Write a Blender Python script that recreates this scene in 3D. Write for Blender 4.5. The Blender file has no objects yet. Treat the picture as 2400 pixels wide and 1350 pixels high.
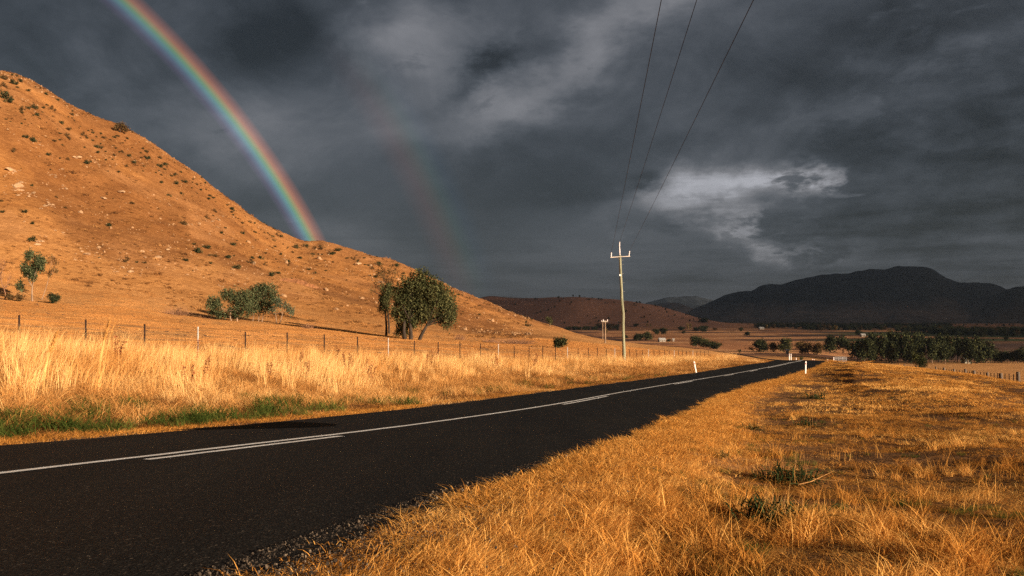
import bpy, bmesh, math, random
import numpy as np
from mathutils import Vector, Matrix

random.seed(5)
RNG = np.random.default_rng(5)
R = math.radians
F, CU, CV = 1770.0, 1200.0, 760.0      # focal length in photo pixels, principal column, horizon row
SC = bpy.context.scene
COL = SC.collection
CAMZ = 1.6                              # world height of the eye; every height below is relative to the eye

# ------------------------------------------------------------------ camera
cam = bpy.data.objects.new('camera', bpy.data.cameras.new('camera'))
COL.objects.link(cam)
cam.location = (0, 0, CAMZ)
cam.rotation_euler = (R(90), 0, 0)
cam.data.sensor_width = 36.0
cam.data.lens = 36.0 * F / 2400.0
cam.data.shift_y = (CV - 675.0) / 2400.0
cam.data.clip_start = 0.05
cam.data.clip_end = 60000
SC.camera = cam

# ------------------------------------------------------------------ sun
SUN = Vector((1.29, -1.0, 0.372)).normalized()      # towards the sun; the rainbow is centred on the opposite point
sl = bpy.data.lights.new('sun', 'SUN')
sl.energy = 5.0
sl.angle = R(0.6)
sl.color = (1.0, 0.80, 0.58)
so = bpy.data.objects.new('sun', sl)
COL.objects.link(so)
so.rotation_euler = SUN.to_track_quat('Z', 'Y').to_euler()
so.location = (60, -50, 60)

# ------------------------------------------------------------------ world: storm sky
world = bpy.data.worlds.new('World')
SC.world = world
world.use_nodes = True
WT = world.node_tree
WT.nodes.clear()


class X:
    """a float socket with arithmetic, for writing node maths as expressions"""
    T = WT

    def __init__(s, k):
        s.k = k

    @staticmethod
    def op(o, *a, clamp=False):
        n = X.T.nodes.new('ShaderNodeMath')
        n.operation = o
        n.use_clamp = clamp
        for i, v in enumerate(a):
            if isinstance(v, X):
                X.T.links.new(v.k, n.inputs[i])
            else:
                n.inputs[i].default_value = v
        return X(n.outputs[0])

    def __add__(s, o): return X.op('ADD', s, o)
    __radd__ = __add__
    def __sub__(s, o): return X.op('SUBTRACT', s, o)
    def __rsub__(s, o): return X.op('SUBTRACT', o, s)
    def __mul__(s, o): return X.op('MULTIPLY', s, o)
    __rmul__ = __mul__
    def __truediv__(s, o): return X.op('DIVIDE', s, o)
    def __pow__(s, o): return X.op('POWER', s, o)


def xstep(a, b, v):
    n = X.T.nodes.new('ShaderNodeMapRange')
    n.interpolation_type = 'SMOOTHSTEP'
    X.T.links.new(v.k, n.inputs[0])
    n.inputs[1].default_value = a
    n.inputs[2].default_value = b
    return X(n.outputs[0])


def xnoise(x, y, z, scale, detail=5, rough=0.55, dist=0.0):
    c = X.T.nodes.new('ShaderNodeCombineXYZ')
    for i, v in enumerate((x, y, z)):
        if isinstance(v, X):
            X.T.links.new(v.k, c.inputs[i])
        else:
            c.inputs[i].default_value = v
    n = X.T.nodes.new('ShaderNodeTexNoise')
    n.inputs['Scale'].default_value = scale
    n.inputs['Detail'].default_value = detail
    n.inputs['Roughness'].default_value = rough
    n.inputs['Distortion'].default_value = dist
    X.T.links.new(c.outputs[0], n.inputs['Vector'])
    return X(n.outputs['Fac'])


tc = WT.nodes.new('ShaderNodeTexCoord')
sp = WT.nodes.new('ShaderNodeSeparateXYZ')
WT.links.new(tc.outputs['Generated'], sp.inputs[0])
dx_, dy_, dz_ = X(sp.outputs[0]), X(sp.outputs[1]), X(sp.outputs[2])
AZ = X.op('ARCTAN2', dx_, dy_) * (180 / math.pi)          # compass angle from straight ahead, degrees
EL = X.op('ARCSINE', dz_) * (180 / math.pi)               # height above the horizon, degrees


def azel(u, v):
    x, z = (u - CU) / F, (CV - v) / F
    return math.degrees(math.atan(x)), math.degrees(math.atan2(z, math.hypot(1, x)))


# cloud deck in perspective: the same noise spread over a flat layer overhead
zz_ = X.op('MAXIMUM', dz_, 0.0) + 0.16
PX, PY = dx_ / zz_, dy_ / zz_
deck = xnoise(PX * 0.9 + PY * 0.35, PY * 0.55 - PX * 0.2, 3.1, 1.15, 6, 0.55, 0.5)
fine = xnoise(AZ * 0.055, EL * 0.105, 7.7, 1.5, 7, 0.6, 0.35)
wisp = xnoise(AZ * 0.11, EL * 0.30, 1.3, 1.5, 8, 0.62, 0.25)
wa = xnoise(AZ * 0.06, EL * 0.11, 11.0, 1.6, 7, 0.62)
wb = xnoise(AZ * 0.06, EL * 0.11, 23.0, 1.6, 7, 0.62)
AW = AZ + (wa - 0.5) * 12.0
EW = EL + (wb - 0.5) * 8.0
turb = xnoise(AZ * 0.045, EL * 0.07, 31.0, 2.2, 9, 0.6, 0.7)
cs_, sn_ = math.cos(R(34)), math.sin(R(34))
streak = xnoise((AZ * cs_ + EL * sn_) * 0.022, (EL * cs_ - AZ * sn_) * 0.11, 5.0, 1.5, 5, 0.5, 0.2)
high = xstep(5.0, 13.0, EL)
ka, ke = azel(1130, 480)
calm = 1.0 - X.op('EXPONENT', (((AZ - ka) / 10.5) * ((AZ - ka) / 10.5) + ((EL - ke) / 7.0) * ((EL - ke) / 7.0)) * -1.0) * 0.8   # smooth curtain of rain
lum = 0.286 + calm * ((deck - 0.5) * 0.20 + (fine - 0.5) * 0.14 + high * (turb - 0.5) * 0.30 + high * (streak - 0.5) * 0.20)
SKY_BLOBS = [  # column, row, half width, half height (photo px), tilt deg, brightness change
    (1500, 30, 200, 80, 30, 0.14), (1340, 165, 230, 62, 36, 0.105), (1180, 270, 170, 48, 30, 0.08), (930, 120, 200, 70, -8, 0.14), (1090, 60, 180, 50, 0, 0.08),
    (1170, 150, 120, 34, 36, -0.17), (980, 290, 210, 70, 10, 0.08), (430, 290, 220, 80, -15, 0.09),
    (640, 300, 150, 70, 10, 0.06), (100, 60, 300, 170, 0, -0.08), (640, 50, 230, 80, 0, -0.09),
    (1250, 440, 270, 120, 12, -0.075), (1750, 465, 300, 46, 6, 0.32), (1620, 455, 150, 70, 0, 0.14),
    (1800, 555, 140, 30, -14, 0.26), (1930, 415, 130, 22, 8, 0.20),
    (2260, 400, 420, 220, 0, -0.09), (2420, 200, 260, 320, 0, -0.08), (1850, 160, 260, 110, 20, -0.04),
    (2150, 125, 190, 36, -8, 0.09), (1960, 265, 200, 36, 15, 0.09), (1500, 605, 500, 26, 0, 0.03), (830, 560, 130, 40, 0, 0.05), (1500, 440, 60, 22, 0, -0.12),
]
for (u, v, su, sv, rot, amp) in SKY_BLOBS:
    a, e = azel(u, v)
    k = math.degrees(1 / math.hypot(F, abs(u - CU) * 0.9)) * 0.98
    sa, se = su * k, sv * k
    c, s = math.cos(R(rot)), math.sin(R(rot))
    da, de = AW - a, EW - e
    p = (da * c + de * s) / sa
    q = (de * c - da * s) / se
    lum = lum + X.op('EXPONENT', (p * p + q * q) * -1.0) * amp
# ragged dark scud in front of the bright break on the right and low bars of cloud everywhere along the horizon
ra, re = azel(2400, 420)
reg = X.op('EXPONENT', (((AZ - ra) / 13.5) * ((AZ - ra) / 13.5) + ((EL - re) / 9.5) * ((EL - re) / 9.5)) * -1.0)
rb, rf_ = azel(2060, 512)
reg = X.op('MAXIMUM', reg, X.op('EXPONENT', (((AZ - rb) / 10.5) * ((AZ - rb) / 10.5) + ((EL - rf_) / 1.2) * ((EL - rf_) / 1.2)) * -1.0))
scud = xstep(0.88, 1.06, wisp * 1.45 + reg * 0.52)
lum = lum + scud * (0.232 + (fine - 0.5) * 0.26 + (wisp - 0.5) * 0.34 + (turb - 0.5) * 0.30 - lum) * 0.85
ra2, re2 = azel(1850, 640)
low = X.op('EXPONENT', ((EL - 4.0) / 3.6) * ((EL - 4.0) / 3.6) * -1.0)
bars = xnoise(AZ * 0.05, EL * 0.62, 4.4, 1.6, 6, 0.6, 0.4)
lum = lum + low * (bars - 0.5) * 0.30 * calm
# grain of small torn fragments
frag = xnoise(AZ * 0.12, EL * 0.34, 9.0, 1.7, 8, 0.62, 0.5)
lum = lum - xstep(0.54, 0.62, frag) * X.op('MAXIMUM', lum - 0.33, 0.0) * 0.55 * (1.0 - high)
lum = lum - xstep(0.50, 0.64, bars) * X.op('MAXIMUM', lum - 0.31, 0.0) * 0.50 * (1.0 - high)
lum = X.op('MAXIMUM', lum, 0.14)
rad = lum ** 2.2
cold = WT.nodes.new('ShaderNodeMix')
cold.data_type = 'RGBA'
WT.links.new(xstep(0.20, 0.5, lum).k, cold.inputs[0])
cold.inputs[6].default_value = (0.86, 0.98, 1.19, 1)
cold.inputs[7].default_value = (0.97, 0.98, 1.07, 1)
mul = WT.nodes.new('ShaderNodeVectorMath')
mul.operation = 'SCALE'
WT.links.new(cold.outputs[2], mul.inputs[0])
WT.links.new((rad * 4.25).k, mul.inputs[3])
nish = WT.nodes.new('ShaderNodeTexSky')
nish.sky_type = 'NISHITA'
nish.sun_disc = False
nish.sun_elevation = math.asin(SUN.z)
nish.sun_rotation = math.atan2(SUN.x, SUN.y)
nish.air_density = 1.2
mixw = WT.nodes.new('ShaderNodeMix')
mixw.data_type = 'RGBA'
mixw.inputs[0].default_value = 0.02                       # a little of the clear sky soaks through the cloud
WT.links.new(mul.outputs[0], mixw.inputs[6])
WT.links.new(nish.outputs[0], mixw.inputs[7])
bg = WT.nodes.new('ShaderNodeBackground')
bg.inputs[1].default_value = 0.1
WT.links.new(mixw.outputs[2], bg.inputs[0])
world.cycles.sampling_method = 'NONE'                     # the overcast is nearly even: no importance map needed
wo = WT.nodes.new('ShaderNodeOutputWorld')
WT.links.new(bg.outputs[0], wo.inputs[0])

SC.view_settings.view_transform = 'Standard'
SC.view_settings.look = 'None'
SC.view_settings.exposure = 1.32
SC.view_settings.gamma = 1.0
SC.view_settings.use_curve_mapping = False
SC.render.engine = 'CYCLES'
SC.cycles.max_bounces = 4
SC.cycles.transparent_max_bounces = 12
SC.cycles.diffuse_bounces = 2
SC.cycles.volume_bounces = 0
SC.cycles.use_denoising = False
SC.render.film_transparent = False


# ================================================================== helpers
def hash2(ix, iy, seed):
    h = (ix * 374761393 + iy * 668265263 + seed * 974711) & 0xffffffff
    h = ((h ^ (h >> 13)) * 1274126177) & 0xffffffff
    return ((h ^ (h >> 16)) & 0xffff) / 65535.0


def vnoise(x, y, seed=0):
    x, y = np.asarray(x, float), np.asarray(y, float)
    ix, iy = np.floor(x).astype(np.int64), np.floor(y).astype(np.int64)
    fx, fy = x - ix, y - iy
    fx, fy = fx * fx * (3 - 2 * fx), fy * fy * (3 - 2 * fy)
    a, b = hash2(ix, iy, seed), hash2(ix + 1, iy, seed)
    c, d = hash2(ix, iy + 1, seed), hash2(ix + 1, iy + 1, seed)
    return a + (b - a) * fx + (c - a) * fy + (a - b - c + d) * fx * fy


def fbm(x, y, octv=4, seed=0, gain=0.5):
    s, a, t = 0, 1.0, 0
    x, y = np.asarray(x, float), np.asarray(y, float)
    for o in range(octv):
        s = s + a * vnoise(x * 2 ** o + 17.3 * o, y * 2 ** o - 9.1 * o, seed + o)
        t += a
        a *= gain
    return s / t - 0.5


def sstep(a, b, x):
    t = np.clip((np.asarray(x, float) - a) / (b - a), 0, 1)
    return t * t * (3 - 2 * t)


def link(o, parent=None):
    COL.objects.link(o)
    if parent is not None:
        o.parent = parent
    return o


class MB:
    """collects faces and links them as one mesh object"""

    def __init__(s):
        s.v, s.f, s.n, s.att = [], [], 0, []

    def add(s, v, f, att=None):
        v = np.asarray(v, float).reshape(-1, 3)
        f = [tuple(int(i) + s.n for i in q) for q in f]
        s.v.append(v)
        s.f += f
        s.att.append(np.full(len(v), 0.5) if att is None else np.broadcast_to(np.asarray(att, float), (len(v),)))
        s.n += len(v)

    def box(s, c, d, rz=0.0, taper=1.0, att=None):
        cx, cy, cz = c
        hx, hy, hz = d[0] / 2, d[1] / 2, d[2] / 2
        v = []
        for k in (-1, 1):
            t = 1.0 if k < 0 else taper
            for a, b in ((-1, -1), (1, -1), (1, 1), (-1, 1)):
                x, y = a * hx * t, b * hy * t
                v.append((cx + x * math.cos(rz) - y * math.sin(rz), cy + x * math.sin(rz) + y * math.cos(rz), cz + k * hz))
        s.add(v, [(3, 2, 1, 0), (4, 5, 6, 7), (0, 1, 5, 4), (1, 2, 6, 5), (2, 3, 7, 6), (3, 0, 4, 7)], att)

    def tube(s, pts, rad, sides=6, att=None, cap=True):
        pts = [Vector(p) for p in pts]
        if not hasattr(rad, '__len__'):
            rad = [rad] * len(pts)
        v, f = [], []
        up = Vector((0.31, 0.17, 0.93))
        for i, p in enumerate(pts):
            d = (pts[min(i + 1, len(pts) - 1)] - pts[max(i - 1, 0)])
            d = d.normalized() if d.length > 1e-9 else Vector((0, 0, 1))
            a = d.cross(up if abs(d.dot(up)) < 0.97 else Vector((1, 0, 0))).normalized()
            b = d.cross(a)
            for k in range(sides):
                t = 2 * math.pi * k / sides
                v.append(p + (a * math.cos(t) + b * math.sin(t)) * rad[i])
        for i in range(len(pts) - 1):
            for k in range(sides):
                k2 = (k + 1) % sides
                f.append((i * sides + k, i * sides + k2, (i + 1) * sides + k2, (i + 1) * sides + k))
        if cap:
            f.append(tuple(range(sides)))
            f.append(tuple((len(pts) - 1) * sides + k for k in range(sides)))
        s.add([tuple(q) for q in v], f, att)

    def mesh(s, name, mat, smooth=False):
        me = bpy.data.meshes.new(name)
        v = np.concatenate(s.v) if s.v else np.zeros((0, 3))
        me.from_pydata(v.tolist(), [], s.f)
        a = me.attributes.new('tint', 'FLOAT', 'POINT')
        a.data.foreach_set('value', np.concatenate(s.att).astype(np.float32))
        me.materials.append(mat)
        if smooth:
            me.polygons.foreach_set('use_smooth', [True] * len(me.polygons))
        me.update()
        return me

    def obj(s, name, mat, parent=None, smooth=False, loc=None):
        o = link(bpy.data.objects.new(name, s.mesh(name, mat, smooth)), parent)
        if loc is not None:
            o.location = loc
        return o


def quad_mesh(name, v, att, mat):
    """fast mesh of loose quads: v is (n,4,3), att is (n,)"""
    n = len(v)
    me = bpy.data.meshes.new(name)
    me.vertices.add(n * 4)
    me.vertices.foreach_set('co', np.asarray(v, np.float32).reshape(-1))
    me.loops.add(n * 4)
    me.loops.foreach_set('vertex_index', np.arange(n * 4, dtype=np.int32))
    me.polygons.add(n)
    me.polygons.foreach_set('loop_start', np.arange(0, n * 4, 4, dtype=np.int32))
    me.polygons.foreach_set('loop_total', np.full(n, 4, np.int32))
    a = me.attributes.new('tint', 'FLOAT', 'POINT')
    a.data.foreach_set('value', np.repeat(np.asarray(att, np.float32), 4))
    me.materials.append(mat)
    me.update(calc_edges=True)
    return me


def tag(o, label=None, cat=None, group=None, kind=None):
    if label: o['label'] = label
    if cat: o['category'] = cat
    if group: o['group'] = group
    if kind: o['kind'] = kind
    return o


def thing(name, label, cat, loc, group=None, rz=0.0):
    o = bpy.data.objects.new(name, None)
    o.empty_display_size = 0.2
    link(o)
    o.location = loc
    o.rotation_euler = (0, 0, rz)
    return tag(o, label, cat, group)


def copy_tree(o, parent=None):
    c = o.copy()
    COL.objects.link(c)
    c.parent = parent
    for ch in list(o.children):
        copy_tree(ch, c)
    return c


# ------------------------------------------------------------------ materials
def mat_new(name):
    m = bpy.data.materials.new(name)
    m.use_nodes = True
    m.node_tree.nodes.clear()
    return m, m.node_tree


def nd(t, typ, **kw):
    n = t.nodes.new(typ)
    for k, v in kw.items():
        if k.startswith('i_'):
            n.inputs[int(k[2:]) if k[2:].isdigit() else k[2:].replace('_', ' ')].default_value = v
        else:
            setattr(n, k, v)
    return n


def ramp(t, fac, stops):
    n = t.nodes.new('ShaderNodeValToRGB')
    cr = n.color_ramp
    while len(cr.elements) > 1:
        cr.elements.remove(cr.elements[-1])
    for i, (p, c) in enumerate(stops):
        e = cr.elements[0] if i == 0 else cr.elements.new(p)
        e.position = p
        e.color = (*c, 1)
    t.links.new(fac, n.inputs[0])
    return n.outputs[0]


def tnoise(t, vec, scale, detail=4, rough=0.55, dist=0.0):
    n = nd(t, 'ShaderNodeTexNoise')
    n.inputs['Scale'].default_value = scale
    n.inputs['Detail'].default_value = detail
    n.inputs['Roughness'].default_value = rough
    n.inputs['Distortion'].default_value = dist
    if vec is not None:
        t.links.new(vec, n.inputs['Vector'])
    return n.outputs['Fac']


def mixc(t, fac, a, b, mode='MIX'):
    n = nd(t, 'ShaderNodeMix', data_type='RGBA', blend_type=mode)
    for i, v in ((0, fac), (6, a), (7, b)):
        if hasattr(v, 'is_output'):
            t.links.new(v, n.inputs[i])
        elif isinstance(v, (int, float)):
            n.inputs[i].default_value = v
        else:
            n.inputs[i].default_value = (*v, 1)
    return n.outputs[2]


def finish(t, colour, rough=0.9, bump=None, bump_d=0.02, bump_s=0.6, spec=0.2, metal=0.0):
    b = nd(t, 'ShaderNodeBsdfPrincipled')
    if hasattr(colour, 'is_output'):
        t.links.new(colour, b.inputs['Base Color'])
    else:
        b.inputs['Base Color'].default_value = (*colour, 1)
    if hasattr(rough, 'is_output'):
        t.links.new(rough, b.inputs['Roughness'])
    else:
        b.inputs['Roughness'].default_value = rough
    b.inputs['Specular IOR Level'].default_value = spec
    b.inputs['Metallic'].default_value = metal
    if bump is not None:
        bp = nd(t, 'ShaderNodeBump')
        bp.inputs['Distance'].default_value = bump_d
        bp.inputs['Strength'].default_value = bump_s
        t.links.new(bump, bp.inputs['Height'])
        t.links.new(bp.outputs[0], b.inputs['Normal'])
    o = nd(t, 'ShaderNodeOutputMaterial')
    t.links.new(b.outputs[0], o.inputs[0])


def pos(t):
    return nd(t, 'ShaderNodeNewGeometry').outputs['Position']


def simple(name, c, rough=0.8, var=0.25, scale=3.0, spec=0.2, metal=0.0, bump=0.0):
    """plain material with blotches of wear"""
    m, t = mat_new(name)
    tc = nd(t, 'ShaderNodeTexCoord').outputs['Object']
    n = tnoise(t, tc, scale, 5, 0.6)
    c2 = tuple(x * (1 - var) for x in c)
    c3 = tuple(min(1, x * (1 + var * 0.6)) for x in c)
    finish(t, ramp(t, n, [(0.3, c2), (0.7, c3)]), rough, n if bump else None, bump or 0.01, 0.5, spec, metal)
    return m


def blades(name, stops, attr_type='INSTANCER', trans=0.35, rough_noise=True):
    """grass or leaf material: colour from the piece's own tint, half of the light passes through"""
    m, t = mat_new(name)
    a = nd(t, 'ShaderNodeAttribute', attribute_type=attr_type, attribute_name='tint')
    fac = a.outputs['Fac']
    b = nd(t, 'ShaderNodeAttribute', attribute_type='GEOMETRY', attribute_name='tint')
    if attr_type == 'INSTANCER':
        ad = nd(t, 'ShaderNodeMath', operation='MULTIPLY_ADD')
        t.links.new(b.outputs['Fac'], ad.inputs[0])
        ad.inputs[1].default_value = 0.45
        t.links.new(fac, ad.inputs[2])
        ad2 = nd(t, 'ShaderNodeMath', operation='SUBTRACT')
        t.links.new(ad.outputs[0], ad2.inputs[0])
        ad2.inputs[1].default_value = 0.22
        wn = tnoise(t, pos(t), 1.3, 3, 0.6)
        ad3 = nd(t, 'ShaderNodeMath', operation='MULTIPLY_ADD')
        t.links.new(wn, ad3.inputs[0])
        ad3.inputs[1].default_value = 0.6
        t.links.new(ad2.outputs[0], ad3.inputs[2])
        ad4 = nd(t, 'ShaderNodeMath', operation='SUBTRACT')
        t.links.new(ad3.outputs[0], ad4.inputs[0])
        ad4.inputs[1].default_value = 0.3
        fac = ad4.outputs[0]
    else:
        fac = b.outputs['Fac']
    c = ramp(t, fac, stops)
    d = nd(t, 'ShaderNodeBsdfDiffuse')
    tr = nd(t, 'ShaderNodeBsdfTranslucent')
    t.links.new(c, d.inputs[0])
    t.links.new(c, tr.inputs[0])
    mx = nd(t, 'ShaderNodeMixShader')
    mx.inputs[0].default_value = trans
    t.links.new(d.outputs[0], mx.inputs[1])
    t.links.new(tr.outputs[0], mx.inputs[2])
    o = nd(t, 'ShaderNodeOutputMaterial')
    t.links.new(mx.outputs[0], o.inputs[0])
    return m


M = {}
M['bark_pale'] = simple('pale_bark', (0.26, 0.17, 0.11), 0.9, 0.45, 1.5)
M['bark_dark'] = simple('dark_bark', (0.04, 0.028, 0.02), 0.9, 0.4, 1.5)
M['leaf'] = blades('gum_leaf', [(0.0, (0.024, 0.028, 0.012)), (0.5, (0.060, 0.064, 0.027)), (1.0, (0.135, 0.13, 0.055))], 'GEOMETRY', 0.25)
M['leaf_blue'] = blades('blue_gum_leaf', [(0.0, (0.03, 0.042, 0.027)), (0.5, (0.075, 0.095, 0.058)), (1.0, (0.15, 0.165, 0.095))], 'GEOMETRY', 0.25)
M['leaf_olive'] = blades('olive_gum_leaf', [(0.0, (0.024, 0.030, 0.014)), (0.5, (0.062, 0.074, 0.034)), (1.0, (0.13, 0.14, 0.068))], 'GEOMETRY', 0.2)
M['leaf_dark'] = blades('dark_leaf', [(0.0, (0.014, 0.017, 0.010)), (0.5, (0.034, 0.040, 0.019)), (1.0, (0.085, 0.088, 0.038))], 'GEOMETRY', 0.2)
M['leaf_brown'] = blades('brown_leaf', [(0.0, (0.05, 0.028, 0.014)), (0.5, (0.11, 0.062, 0.026)), (1.0, (0.17, 0.12, 0.05))], 'GEOMETRY', 0.25)
M['leaf_yellow'] = blades('yellow_leaf', [(0.0, (0.13, 0.085, 0.03)), (0.5, (0.26, 0.17, 0.06)), (1.0, (0.36, 0.25, 0.09))], 'GEOMETRY', 0.3)
M['twig_dry'] = simple('dry_twig', (0.24, 0.12, 0.065), 0.9, 0.4, 4.0)
M['rock'] = simple('weathered_rock', (0.36, 0.22, 0.12), 0.92, 0.45, 2.2, bump=0.05)
M['white_paint'] = simple('white_paint', (0.80, 0.78, 0.74), 0.55, 0.10, 6.0)
M['post_paint'] = simple('worn_white_post', (0.46, 0.43, 0.39), 0.7, 0.3, 9.0)
M['picket'] = simple('rusty_steel_picket', (0.035, 0.02, 0.015), 0.9, 0.4, 12.0, spec=0.05)
M['timber'] = simple('grey_timber', (0.13, 0.095, 0.07), 0.9, 0.4, 7.0, bump=0.02)
M['wire'] = simple('galvanised_wire', (0.16, 0.13, 0.11), 0.5, 0.2, 5.0, metal=0.5)
M['cable'] = simple('power_cable', (0.035, 0.03, 0.03), 0.6, 0.2, 5.0)
M['porcelain'] = simple('pale_insulator', (0.75, 0.66, 0.66), 0.35, 0.12, 9.0, spec=0.5)
M['reflector'] = simple('red_reflector', (0.45, 0.03, 0.02), 0.3, 0.1, 9.0, spec=0.5)
M['roof_iron'] = simple('pale_roof_iron', (0.45, 0.43, 0.41), 0.5, 0.2, 1.0)
M['house_wall'] = simple('pale_house_wall', (0.38, 0.33, 0.27), 0.8, 0.15, 1.0)
M['shed_wall'] = simple('dull_cream_tin', (0.20, 0.18, 0.13), 0.7, 0.2, 1.0)
M['dark_glass'] = simple('dark_window', (0.03, 0.035, 0.04), 0.2, 0.2, 1.0, spec=0.5)
M['rail_steel'] = simple('grey_rail_steel', (0.28, 0.27, 0.27), 0.5, 0.25, 2.0, metal=0.3)


# ================================================================== terrain
Y_Z = np.array([(-30, -0.75), (-5, -0.90), (2, -1.10), (4, -1.22), (6, -1.36), (8, -1.51), (10, -1.661), (13, -1.888), (16, -2.10), (20, -2.363), (25, -2.66), (30, -2.926), (35, -3.165),
                (40, -3.378), (50, -3.742), (60, -4.046), (70, -4.32), (80, -4.593), (90, -4.89), (100, -5.25), (115, -6.0), (140, -8.0), (300, -16), (9000, -20)])


def pchip(xk, yk, x):
    xk, yk = np.asarray(xk, float), np.asarray(yk, float)
    h = np.diff(xk)
    d = np.diff(yk) / h
    m = np.zeros_like(yk)
    m[0], m[-1] = d[0], d[-1]
    for i in range(1, len(xk) - 1):
        if d[i - 1] * d[i] > 0:
            w1, w2 = 2 * h[i] + h[i - 1], h[i] + 2 * h[i - 1]
            m[i] = (w1 + w2) / (w1 / d[i - 1] + w2 / d[i])
    x = np.clip(np.asarray(x, float), xk[0], xk[-1])
    i = np.clip(np.searchsorted(xk, x) - 1, 0, len(xk) - 2)
    t = (x - xk[i]) / h[i]
    return ((1 + 2 * t) * (1 - t) ** 2 * yk[i] + t * (1 - t) ** 2 * h[i] * m[i] + t * t * (3 - 2 * t) * yk[i + 1] + t * t * (t - 1) * h[i] * m[i + 1])


def Zr(y):
    return pchip(Y_Z[:, 0], Y_Z[:, 1], y)


# road edges and centre in plan (metres, eye at the origin, y ahead)
ROAD_C = np.array([(-12, -16), (-8.1, -4), (-6.0, 2.0), (-4.52, 6.6), (-3.55, 9), (-2.45, 12), (-0.94, 16.6), (1.45, 23.5), (3.85, 30.6), (6.4, 37), (11.9, 49), (17.4, 59.8), (23.0, 70.8), (29.1, 82.4), (35.8, 96), (43.2, 112),
                   (52, 134), (63, 160), (74, 190), (82, 222), (86, 255), (85, 290), (78, 325), (66, 362), (48, 410), (20, 470)], float)
rt = np.concatenate([[0], np.cumsum(np.hypot(*np.diff(ROAD_C, axis=0).T))])
RS = np.arange(0, rt[-1], 0.5)
RC = np.stack([pchip(rt, ROAD_C[:, 0], RS), pchip(rt, ROAD_C[:, 1], RS)], 1)
for _ in range(40):
    RC[1:-1] = RC[1:-1] * 0.5 + (RC[:-2] + RC[2:]) * 0.25
RD = np.gradient(RC, axis=0)
RD /= np.linalg.norm(RD, axis=1)[:, None]
RN = np.stack([RD[:, 1], -RD[:, 0]], 1)                  # to the right of travel
HALF = 3.98
_mono = RC[:, 1] < 250


def road_off(x, y):
    """signed distance from the road's centre line, + to the right"""
    y_ = np.clip(y, RC[0, 1], 249)
    xc = np.interp(y_, RC[_mono, 1], RC[_mono, 0])
    c = np.interp(y_, RC[_mono, 1], RD[_mono, 1])
    return (np.asarray(x) - xc) * c


UK = np.array([-700, 0, 250, 500, 750, 1000, 1150, 1300, 1500, 1650, 1780, 1900, 2000, 2200, 2400, 3000], float)
P0 = (np.array([20, 26.6, 30.1, 34.7, 41, 50, 57.6, 68, 89.3, 112, 104, 100, 72, 52, 36, 25], float),
      np.array([-.5, -.9, -1.2, -1.5, -1.9, -2.4, -2.8, -3.4, -4.3, -5.4, -5.25, -5.0, -3.75, -3.60, -3.45, -3.2]))
P1 = (np.array([70, 115, 122, 128, 125, 118, 118, 118, 130, 150, 135, 130, 110, 110, 90, 70], float),
      np.array([700, 705, 718, 746, 768, 795, 802, 806, 821, 829, 848, 854, 868, 884, 903, 920], float))
P2 = (np.array([140, 190, 200, 205, 215, 215, 215, 215, 215, 220, 215, 215, 200, 200, 200, 160], float),
      np.array([450, 470, 540, 602, 667, 727, 760, 784, 813, 824.5, 843, 850, 864, 869, 874, 885], float))
P3Y = np.array([250, 340, 370, 390, 410, 420, 400, 380, 330, 290, 300, 320, 320, 320, 320, 300], float)
RIDGE = np.array([(-700, -100), (-300, 60), (-60, 170), (0, 188), (40, 196), (80, 214), (120, 236), (170, 271), (230, 300), (280, 315), (330, 340), (400, 387), (440, 411), (500, 455), (560, 497), (620, 538), (660, 555), (700, 573),
                  (720, 577), (760, 578), (800, 588), (870, 606), (930, 620), (1000, 652), (1060, 678), (1100, 693), (1150, 713), (1200, 735), (1250, 752), (1300, 766), (1350, 781), (1400, 793), (1450, 800), (1500, 806),
                  (1600, 815), (1650, 820), (1700, 827), (1750, 833), (1800, 840), (1900, 846), (2000, 857), (2200, 858), (2400, 860), (3000, 868)], float)
P8V = np.array([(-700, 740), (900, 720), (1100, 713), (1140, 707), (1200, 709), (1250, 708), (1350, 701), (1420, 702), (1480, 701), (1510, 703), (1540, 709), (1580, 723), (1640, 746), (1700, 757), (1780, 763), (3000, 763)], float)

UD = np.concatenate([np.arange(-700, 0, 10), np.arange(0, 2400, 3), np.arange(2400, 3001, 10)])
YD = np.geomspace(8, 12000, 900)
TAB = np.zeros((len(UD), len(YD)))
_p0y, _p0z = np.interp(UD, UK, P0[0]), np.interp(UD, UK, P0[1])
_p1y, _p1v = pchip(UK, P1[0], UD), pchip(UK, P1[1], UD)
_p2y, _p2v = pchip(UK, P2[0], UD), pchip(UK, P2[1], UD)
_p3y, _p3v = pchip(UK, P3Y, UD), pchip(RIDGE[:, 0], RIDGE[:, 1], UD)
_p8v = pchip(P8V[:, 0], P8V[:, 1], UD)
for i, u in enumerate(UD):
    zf = lambda Y, v: (CV - v) / F * Y
    ys = [_p0y[i], _p1y[i], _p2y[i], _p3y[i]]
    zs = [_p0z[i], zf(_p1y[i], _p1v[i]), zf(_p2y[i], _p2v[i]), zf(_p3y[i], _p3v[i])]
    wl = sstep(1350, 1150, u)
    zb = min(-19.8 - 2.9 * float(sstep(1880, 1990, u)), zs[3] - 4)
    ys.append(470 + 60 * wl); zs.append(zb * (1 - wl) + (zs[3] * 0.5 - 8) * wl)
    for Y, v in ((700, 806), (1000, 788), (1500, 772)):
        ys.append(Y); zs.append(zf(Y, v))
    ys.append(1950); zs.append(zf(1950, _p8v[i]))
    ys.append(2600); zs.append(zf(2600, 757) if _p8v[i] > 756 else min(zf(1950, _p8v[i]) - 15, 10))
    ys += [6000, 12000]; zs += [0, 0]
    y0 = _p0y[i] * 0.6
    ys = [y0 * 0.999] + ys
    zs = [zs[0]] + zs
    TAB[i] = pchip(ys, zs, YD)
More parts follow.
